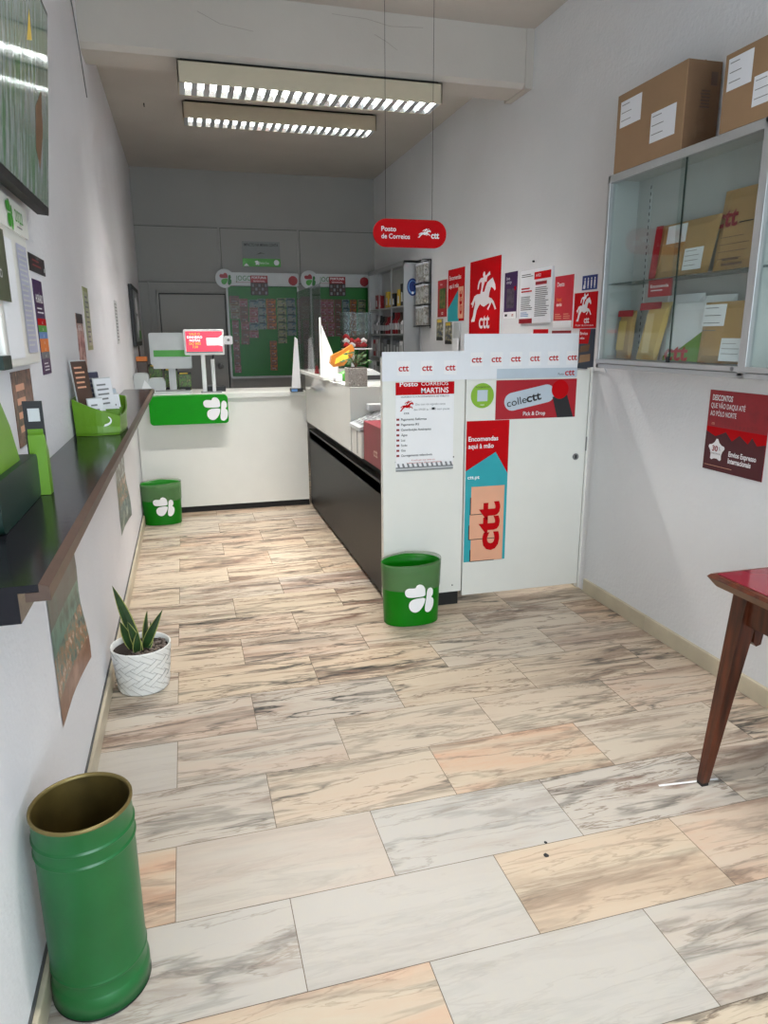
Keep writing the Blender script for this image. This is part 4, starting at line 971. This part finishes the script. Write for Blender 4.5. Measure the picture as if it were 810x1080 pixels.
def envelope(name, label, y0, y1, zb, zt, x, mfront, lean=.12, extra=None, th=.012, tw=0):
    w, h = y0-y1, zt-zb; b = MB(); n = 8; vs = []
    for i in range(n+1):
        for j in range(n+1):
            u, v = i/n, j/n; bul = th*(.4+.6*(sin(u*pi)*sin(v*pi))**.5) if 0 < i < n and 0 < j < n else .001
            vs.append((u*w+tw*v, -bul, v*h))
    fr = [(i*(n+1)+j, (i+1)*(n+1)+j, (i+1)*(n+1)+j+1, i*(n+1)+j+1) for i in range(n) for j in range(n)]
    b.add(vs, fr, mfront, False); b.add([(v[0], .001, v[2]) for v in vs], [f_[::-1] for f_ in fr], mfront)
    if extra: extra(b, w, h, -th-.002)
    return tag(b.build(name, None, (x, y0, zb), (-lean, 0, RW)), label, 'envelope')
ZS = z0+.413; ZB = z0+.048
def ex1(b, w, h, y): b.poly([(0, 0), (.05, 0), (.05, h), (0, h)], M_crim, y); b.rect(.09, .22, h*.62, h*.95, M_paper, y); b.rect(w-.15, w-.03, .02, .11, M_paper, y-.001); b.lines(w-.14, .1, .09, 4, .02, M_inkg, y-.002, .12)
envelope('parcel_envelope', 'brown cardboard envelope with a crimson edge on the upper glass shelf', 3.0, 2.62, ZS, 1.975, 2.13, M_kraft, .1, ex1, tw=.03)
def ex2(b, w, h, y):
    b.text('ctt', -.01, h*.55, .075, M_dred, y-.001, w=.12, bold=.03); b.lines(.12, h*.58, .1, 1, .02, M_ink, y, .2); b.lines(.03, h*.42, .17, 4, .028, M_cards, y, .1); b.rect(w-.03, w-.005, .03, .05, M_ink, y); b.lines(.06, .05, .12, 2, .02, M_cards, y, .5)
envelope('parcel_mailer', 'tall brown cardboard mailer with red letters on the upper glass shelf', 2.615, 2.34, ZS, 2.06, 2.15, M_kraft, .1, ex2)
def ex3(b, w, h, y): b.rect(0, w, h-.03, h, M_crim, y); b.rect(.02, w-.04, .04, h-.05, M_kraft2, y-.001)
envelope('padded_envelope', 'narrow padded envelope at the far left of the lower cabinet shelf', 3.235, 3.11, ZB, 1.61, 2.13, M_kraft, .08, ex3, .02)
def ex4(b, w, h, y): b.poly([(0, h-.035), (w, h-.03), (w, h), (0, h)], M_crim, y); b.rect(w*.4, w*.75, .03, h-.05, mat('pale_label', (222, 196, 140), .5), y)
envelope('padded_envelope', 'yellow padded envelope leaning with a crimson top, lower cabinet shelf', 3.06, 2.90, ZB, 1.64, 2.125, M_kraft2, .1, ex4, .02, .05)
def ex5(b, w, h, y): b.poly([(0, 0), (w, 0), (w, .13), (.1, .05), (0, .02)], M_lime, y); b.text('ctt', .01, .005, .07, M_red, y-.001, w=.16, bold=.03)
envelope('white_mailer', 'white and lime cardboard mailer in the middle of the lower cabinet shelf', 2.86, 2.62, ZB, 1.63, 2.14, M_paper, .08, ex5)
envelope('white_folder', 'plain white folder standing behind the lime mailer', 2.93, 2.68, ZB, 1.67, 2.165, M_paper, .06)
def ex6(b, w, h, y): b.rect(.02, .15, h*.6, h*.95, M_paper, y); b.lines(.03, h*.9, .1, 4, .03, M_inkg, y-.001, .1); b.rect(w-.14, w-.01, .01, .1, M_paper, y); b.lines(w-.13, .08, .1, 3, .02, M_inkg, y-.001, .1)
envelope('bubble_envelope', 'large brown padded envelope with white labels, right end of the lower shelf', 2.615, 2.325, ZB, 1.625, 2.12, M_kraft, .08, ex6, .022)
envelope('white_envelope', 'white envelope edge behind the large padded envelope', 2.68, 2.48, ZB, 1.655, 2.16, M_paper, .05)
b = MB().box(0, .17, -.002, 0, 0, .075, M_crim); b.text('Encomenda', .015, .04, .014, M_pw, S_, w=.13, bold=.02); b.lines(.02, .03, .11, 1, .012, M_pw, S_)
tag(b.build('crimson_shelf_label', None, (XF+.05, 2.96, 1.662), (0, 0, RW)), 'crimson label hanging below the middle glass shelf', 'label')
# boxes on top
def cbox(label, y0, y1, ztop, labs, side):
    t = thing('cardboard_box', label, 'box', (XR-.01, y0, z1+.001), RW); w = y0-y1; h = ztop-z1; d = .165
    MB().box(0, w, -d, 0, 0, h, M_card, .002).box(w-.0005, w+.0008, -d+.002, -.002, .002, h-.002, M_cards).box(.0, w, -d*.52, -d*.48, h, h+.001, M_cards).build('box_body', t)
    for x0_, x1_, a, c in labs:
        l = MB().rect(x0_, x1_, a, c, M_paper, -d-.0015).lines(x0_+.01, c-.015, (x1_-x0_)*.5, 3, (c-a)*.3, M_inkg, -d-.0025, .1); l.build('paper_label', t)
    if side:
        q = MB()
        for k in range(5): q.box(w+.001, w+.002, -.1, -.06, .05+k*.022, .062+k*.022, M_cards)
        for k in range(6): q.box(w+.001, w+.002, -.095+.004*(k % 2), -.05, .16+k*.012, .166+k*.012, M_brown)
        q.build('printed_lines', t)
        MB().box(w+.001, w+.002, -.05, -.02, h-.09, h-.04, M_brown).build('printed_symbol', t)
    return t
cbox('cardboard box with two white labels on the wall cabinet, far left', 3.24, 2.75, 2.575, ((.03, .19, .19, .30), (.27, .44, .07, .19)), True)
cbox('cardboard box on the wall cabinet at the right edge, partly cut off', 2.53, 2.02, 2.51, ((.02, .145, .14, .25), (.16, .3, .05, .15)), False)
# plastic sheet strip under cabinet edge
tag(MB().slab([(0, 0), (.1, .012), (.14, 0), (.16, -.02), (.1, -.012), (.02, -.02)], M_pw, -.01, 0).build('plastic_wrap', None, (XR-.004, 3.60, 1.315), (0, 0, RW)), 'crumpled white plastic scrap on top of the gate post by the wall', 'scrap')

# ------------------------------------------------------------------ left wall things
# television, leaning out at the top
def tvmat():
    m = photo_mat('tv_picture', [(150, 154, 158), (130, 136, 136), (96, 120, 100), (40, 112, 40)], 4.5, .12, (9, 1, 1.3))
    nt = m.node_tree; b = nt.nodes['Principled BSDF']; r = [n for n in nt.nodes if n.type == 'VALTORGB'][0]
    nt.links.new(r.outputs['Color'], b.inputs['Emission Color']); b.inputs['Emission Strength'].default_value = .1
    b.inputs['Roughness'].default_value = .06; return m
t = thing('television', 'wall-mounted television leaning over the left wall, showing green stripes', 'television', (-.355, 2.405, 1.845), LW, rx=0)
t.rotation_euler = (radians(6), 0, LW)
tw_, th_ = .92, .53
MB().slab(rrect(-tw_, 0, 0, th_, .006), M_blackm, -.0, .03).slab([(-tw_+.2, .06), (-.1, .06), (-.1, .4), (-tw_+.2, .4)], M_blackm, .03, .05).build('tv_casing', t)
s_ = MB().rect(-tw_+.012, -.012, .02, th_-.012, tvmat(), -.002); s_.poly([(-.2, .24), (-.12, .3), (-.1, .2), (-.14, .1), (-.2, .14)], M_cards, -.0025); s_.poly([(-.3, .36), (-.27, .44), (-.24, .38)], M_yellow, -.0025)
s_.build('tv_screen', t)
MB().box(-.62, -.3, .03, .055, .1, .3, M_blackm).build('wall_bracket', t)
# white literature frame with header
t = thing('notice_frame', 'white framed notice with a clover header beside the television', 'frame', (XL+.002, 1.80, 1.43), LW)
MB().box(0, .40, -.03, 0, 0, .335, M_white, .006).build('frame', t)
MB().rect(.25, .37, .03, .30, mat('lavender_paper', (176, 178, 200), .5), -.0315).lines(.26, .29, .1, 20, .0125, M_lgrey, -.0325, .4).rect(.03, .2, .02, .30, M_paper, -.0315).build('paper_sheet', t)
h_ = MB().slab(rrect(.05, .42, .325, .40, .01), M_white, -.034, 0); clover(h_, .2, .36, .07, M_pgreen, -.036); h_.text('2022', .26, .352, .03, M_pgreen, -.036, w=.09); h_.lines(.27, .342, .08, 1, .01, M_inkg, -.036); h_.build('header', t)
MB().box(-.08, .0, -.04, -.0, .0, .03, M_dgreen).build('tray', t)
b = MB().box(0, .16, -.002, 0, 0, .16, mat('olive_print', (78, 84, 64), .4)); b.text('AVISO', .02, .05, .02, M_pw, S_); onL(b, 'olive_card', 'dark olive card stuck on the white frame, cut by the photo edge', 'card', 1.74, 1.58, x=XL+.036)
b = MB().box(0, .30, -.003, 0, 0, .05, M_ink); b.lines(.09, .036, .14, 2, .014, M_dred, -.004, .35); b.rect(.27, .285, .01, .022, M_lgrey, -.004)
onL(b, 'black_wall_plate', 'small black plate with faint red writing under the television', 'sign', 2.32, 1.691)
b = MB().box(0, .14, -.002, 0, 0, .282, M_purple); b.text('HORÁRIO', .015, .215, .025, M_pw, S_, w=.11, bold=.02); b.lines(.02, .20, .1, 2, .012, M_pw, S_)
for i, m_ in enumerate((M_red, M_pgreen, M_lb, M_orange, M_orange, M_inkg)): b.rect(0, .14, .148-i*.02, .168-i*.02, m_, S_); b.text('x1', .07, .152-i*.02, .01, M_pw, -.0034, al='c', bold=.02)
b.lines(.03, .035, .08, 3, .01, M_pw, S_)
onL(b, 'purple_game_poster', 'narrow purple poster with coloured bands hanging on the left wall', 'poster', 2.39, 1.387)
b = MB().box(0, .18, -.002, 0, 0, .28, mat('olive_frame_print', (150, 156, 110), .45)); b.rect(.02, .16, .02, .26, photo_mat('note_print', [(220, 220, 210), (150, 160, 130), (200, 190, 160)], 20), S_); b.lines(.03, .24, .12, 10, .022, M_inkg, -.0034, .35)
onL(b, 'green_edged_notice', 'pale green-edged notice above the lime leaflet holder', 'notice', 3.54, 1.44)
b = MB().box(0, .18, -.002, 0, 0, .28, M_lgrey); b.lines(.02, .26, .14, 12, .021, M_inkg, S_, .35)
onL(b, 'grey_notice', 'grey text notice alone farther along the left wall', 'notice', 5.11, 1.453)
t = thing('black_picture_frame', 'black framed clover picture near the back of the left wall', 'picture', (XL+.002, 6.6, 1.415), LW)
MB().box(0, .9, -.03, 0, 0, .52, M_ink, .004).build('frame', t)
p = MB().rect(.04, .86, .04, .48, mat('dusky_print', (96, 104, 108), .3), -.031); clover(p, .45, .26, .42, M_pw, -.032); p.rect(.5, .8, .06, .14, M_pgreen, -.0325); p.build('print', t)
tag(MB().tube([(XL+.008, 7.3, 1.41), (XL+.008, 7.32, 1.03)], .006, M_ink, 6).build('picture_cable'), 'black cable hanging below the black framed picture', 'cable')
# posters under shelf
M_fern = photo_mat('poster_teal_brown', [(30, 40, 44), (70, 120, 110), (130, 84, 56), (150, 100, 70)], 5)
def hang(name, label, y, z, w, h, mt, kind):
    b = MB(); n = 10; vs = []
    for i in range(n+1):
        for j in range(n+1):
            u, v = i/n, j/n; cur = .012*max(0, u-.4)**1.5*4*(1-v)+.004*sin(v*9)*u
            vs.append((u*w, -.002-cur, v*h))
    idx = lambda i, j: i*(n+1)+j
    for j in range(n):
        b.add(vs, [(idx(i, j), idx(i+1, j), idx(i+1, j+1), idx(i, j+1)) for i in range(n)], mt[min(len(mt)-1, int((n-1-j)/n*len(mt)))], True)
    return onL(b, name, label, 'poster', y, z)
mt1 = [photo_mat('poster_top', [(50, 52, 56), (70, 78, 80), (60, 96, 90)], 6), photo_mat('poster_teal', [(40, 60, 60), (86, 134, 122), (60, 100, 94)], 6), photo_mat('poster_mix', [(40, 46, 60), (90, 120, 110), (150, 104, 70), (210, 200, 190)], 22), photo_mat('poster_brown', [(150, 104, 80), (120, 80, 60), (160, 120, 100)], 6)]
hang('landscape_poster', 'teal and brown curling poster on the wall below the shelf, nearest', 2.03, .39, .48, .425, mt1, 0)
hang('landscape_poster', 'pale teal poster on the wall below the shelf, far from the camera', 4.15, .39, .5, .47, [photo_mat('poster_pale', [(120, 150, 146), (190, 200, 196), (90, 80, 70), (170, 180, 170)], 8), mt1[2], photo_mat('poster_pale2', [(130, 160, 156), (60, 80, 76), (180, 190, 180)], 9)], 1)
# brown flyer
b = MB().box(0, .235, -.002, 0, 0, .19, photo_mat('flyer_brown', [(70, 44, 36), (140, 100, 84), (60, 40, 40), (190, 150, 130)], 12))
for i in range(4): b.rect(.03, .13, .14-i*.035, .157-i*.035, M_peach, S_)
onL(b, 'brown_flyer', 'brown picture flyer on the left wall just above the shelf', 'flyer', 1.96, 1.225)
# near leaflet dispenser
SZ = 1.141
t = thing('lottery_dispenser', 'lime and black leaflet dispenser at the near end of the wall shelf', 'dispenser', (XL+.03, 1.40, SZ), LW)
MB().slab(rrect(0, .37, 0, .10, .02), M_dgreen, -.045, -.002).build('base', t)
MB().slab([(.365, 0), (.40, .0), (.40, .10), (.372, .14)], M_lime, -.066, -.03).build('side_card', t)
b = MB().slab([(.0, .10), (.18, .09), (.26, .06), (.27, .10), (.22, .18), (.15, .25), (.06, .30), (.0, .31)], M_lime, -.03, -.02); b.text('Jogue', .06, .255, .02, M_pw, -.032); b.build('leaf_backboard', t)
MB().box(.405, .41, -.062, -.02, .08, .215, M_ink).box(.403, .4049, -.055, -.03, .168, .198, M_lgrey).box(.403, .4049, -.058, -.025, .10, .15, M_lime).build('game_card', t)
# lime leaflet holder
t = thing('leaflet_holder', 'lime green boat-shaped leaflet holder on the wall shelf', 'holder', (XL+.008, 2.80, SZ))
pl = []; h0 = []
for k in range(9): u = k/8; pl.append((.165*u, .018*(1-sin(u*pi)))); h0.append(.135-.045*sin(u*pi*.5)-.02*u**3)
for k in range(1, 9): u = k/8; pl.append((.165+.012*sin(u*pi), .018+.33*u)); h0.append(.07+.0*u+.05*u**2)
for k in range(1, 9): u = k/8; pl.append((.165*(1-u), .348+.012*sin(u*pi))); h0.append(.12+.03*u)
pl = [(max(0.001, a), b_) for a, b_ in pl]
hb = MB(); n = len(pl); ins = [(p[0]*.95+.004, p[1]*.97+.005) for p in pl]
vs = [(p[0]*.93+.003, p[1]*.95+.008, 0) for p in pl]+[(p[0], p[1], h0[i]) for i, p in enumerate(pl)]+[(q[0], q[1], h0[i]) for i, q in enumerate(ins)]+[(q[0], q[1], .01) for q in ins]
hb.add(vs, [(r*n+i, r*n+(i+1) % n, (r+1)*n+(i+1) % n, (r+1)*n+i) for r in range(3) for i in range(n)]+[tuple(range(n))[::-1], tuple(range(3*n, 4*n))], M_lime)
hb.build('holder_body', t)
for y in (.08, .15, .22, .29): MB().box(.02, .155, y, y+.004, .01, .085, M_lime).build('divider', t)
e_ = MB().disc(0, 0, .035, M_pw, 0, 20, .022).disc(.002, .002, .028, M_lime, -.0005, 20, .015); e_.xf(Matrix.Translation((.1, -.001+.008, .055))).build('oval_emblem', t)
for i, (x, y, w, h, mm, az, ln) in enumerate(((.03, .02, .09, .26, M_brown, 62, 'tall grey-backed brown picture leaflet, nearest in the lime holder'), (.06, .03, .07, .12, M_paper, 50, 'white and pink leaflet in the lime holder'), (.05, .09, .1, .215, mat('dark_leaflet', (60, 62, 84), .5), 62, 'tall dark blue leaflet in the lime holder'), (.085, .105, .1, .19, M_paper, 58, 'tall white leaflet behind the dark blue one'),
                                       (.11, .16, .07, .125, M_paper, 50, 'short white leaflet towards the far end of the lime holder'), (.10, .235, .07, .14, M_soft, 55, 'pale blue leaflet at the far end of the lime holder'), (.04, .30, .06, .16, M_pw, 45, 'white leaflet farthest in the lime holder'))):
    b = MB().box(0, w, -.002, 0, 0, h, mm).box(-.003, w, .0005, .003, .0, h+.004, M_lgrey)
    b.lines(.01, h-.02, w-.03, 5, .018, M_inkg if i else M_peach, -.003, .35)
    tag(b.build('leaflet', None, (XL+.01+x, 2.80+y+.01, SZ+.012), (radians(-6), 0, radians(az))), ln, 'leaflet')
b = MB().box(0, .2, -.002, 0, 0, .24, photo_mat('advert_brown', [(50, 20, 20), (120, 60, 50), (200, 170, 160), (80, 40, 36)], 14)); b.rect(0, .2, .2, .24, M_ink, S_); b.text('NATAL', .03, .17, .025, M_pw, S_, bold=.02)
onL(b, 'dark_red_leaflet', 'brown picture leaflet on the left wall behind the lime holder', 'leaflet', 3.23, 1.355)

# little debris on the floor
for x, y, s_, n_ in ((.93, 1.585, .008, 'largest dark crumb on the yellowish marble slab'), (.955, 1.635, .005, 'small dark crumb beyond the largest one on the marble')):
    bm = bmesh.new(); bmesh.ops.create_icosphere(bm, subdivisions=2, radius=s_)
    r = random.Random(2)
    for v in bm.verts: v.co = Vector((v.co.x*r.uniform(.6, 1.2), v.co.y*r.uniform(.5, 1.3), abs(v.co.z)*.5))
    m_ = MB(); m_.bm(bm, M_ink); tag(m_.build('floor_crumb', None, (x, y, 0.0)), n_, 'crumb')
tag(MB().box(0, .22, 0, .008, 0, .0012, M_pw).build('paper_sliver', None, (1.46, 1.775, 0.0), (0, 0, radians(-6))), 'white sliver of tape on the floor beside the table leg', 'tape')

# ------------------------------------------------------------------ light & camera
w = bpy.data.worlds.new('world'); S.world = w; w.use_nodes = True
w.node_tree.nodes['Background'].inputs['Color'].default_value = (.75, .85, 1, 1); w.node_tree.nodes['Background'].inputs['Strength'].default_value = 1.0
li = bpy.data.lights.new('daylight', 'AREA'); li.shape = 'RECTANGLE'; li.size = 2.2; li.size_y = 2.0; li.energy = 78; li.color = (.86, .93, 1)
lo = bpy.data.objects.new('daylight', li); COL.objects.link(lo); lo.location = (.9, YF-.15, 1.6); lo.rotation_euler = (radians(90), 0, 0)
cam = bpy.data.cameras.new('camera'); co = bpy.data.objects.new('camera', cam); COL.objects.link(co); S.camera = co
rt = Vector((0.96356204, -0.26742299, -0.0057568)); up = Vector((0.07061569, 0.23356183, 0.96977435)); fw = Vector((0.25799539, 0.93484427, -0.24393557))
Mx = Matrix((rt, up, -fw)).transposed().to_4x4(); Mx.translation = (0, 0, 1.5); co.matrix_world = Mx
cam.sensor_fit = 'HORIZONTAL'; cam.sensor_width = 36; cam.lens = 36*742.104/810; cam.clip_start = .05
S.view_settings.view_transform = 'Standard'; S.view_settings.look = 'None'; S.view_settings.gamma = 1; S.view_settings.exposure = 0.62
S.view_settings.use_curve_mapping = False
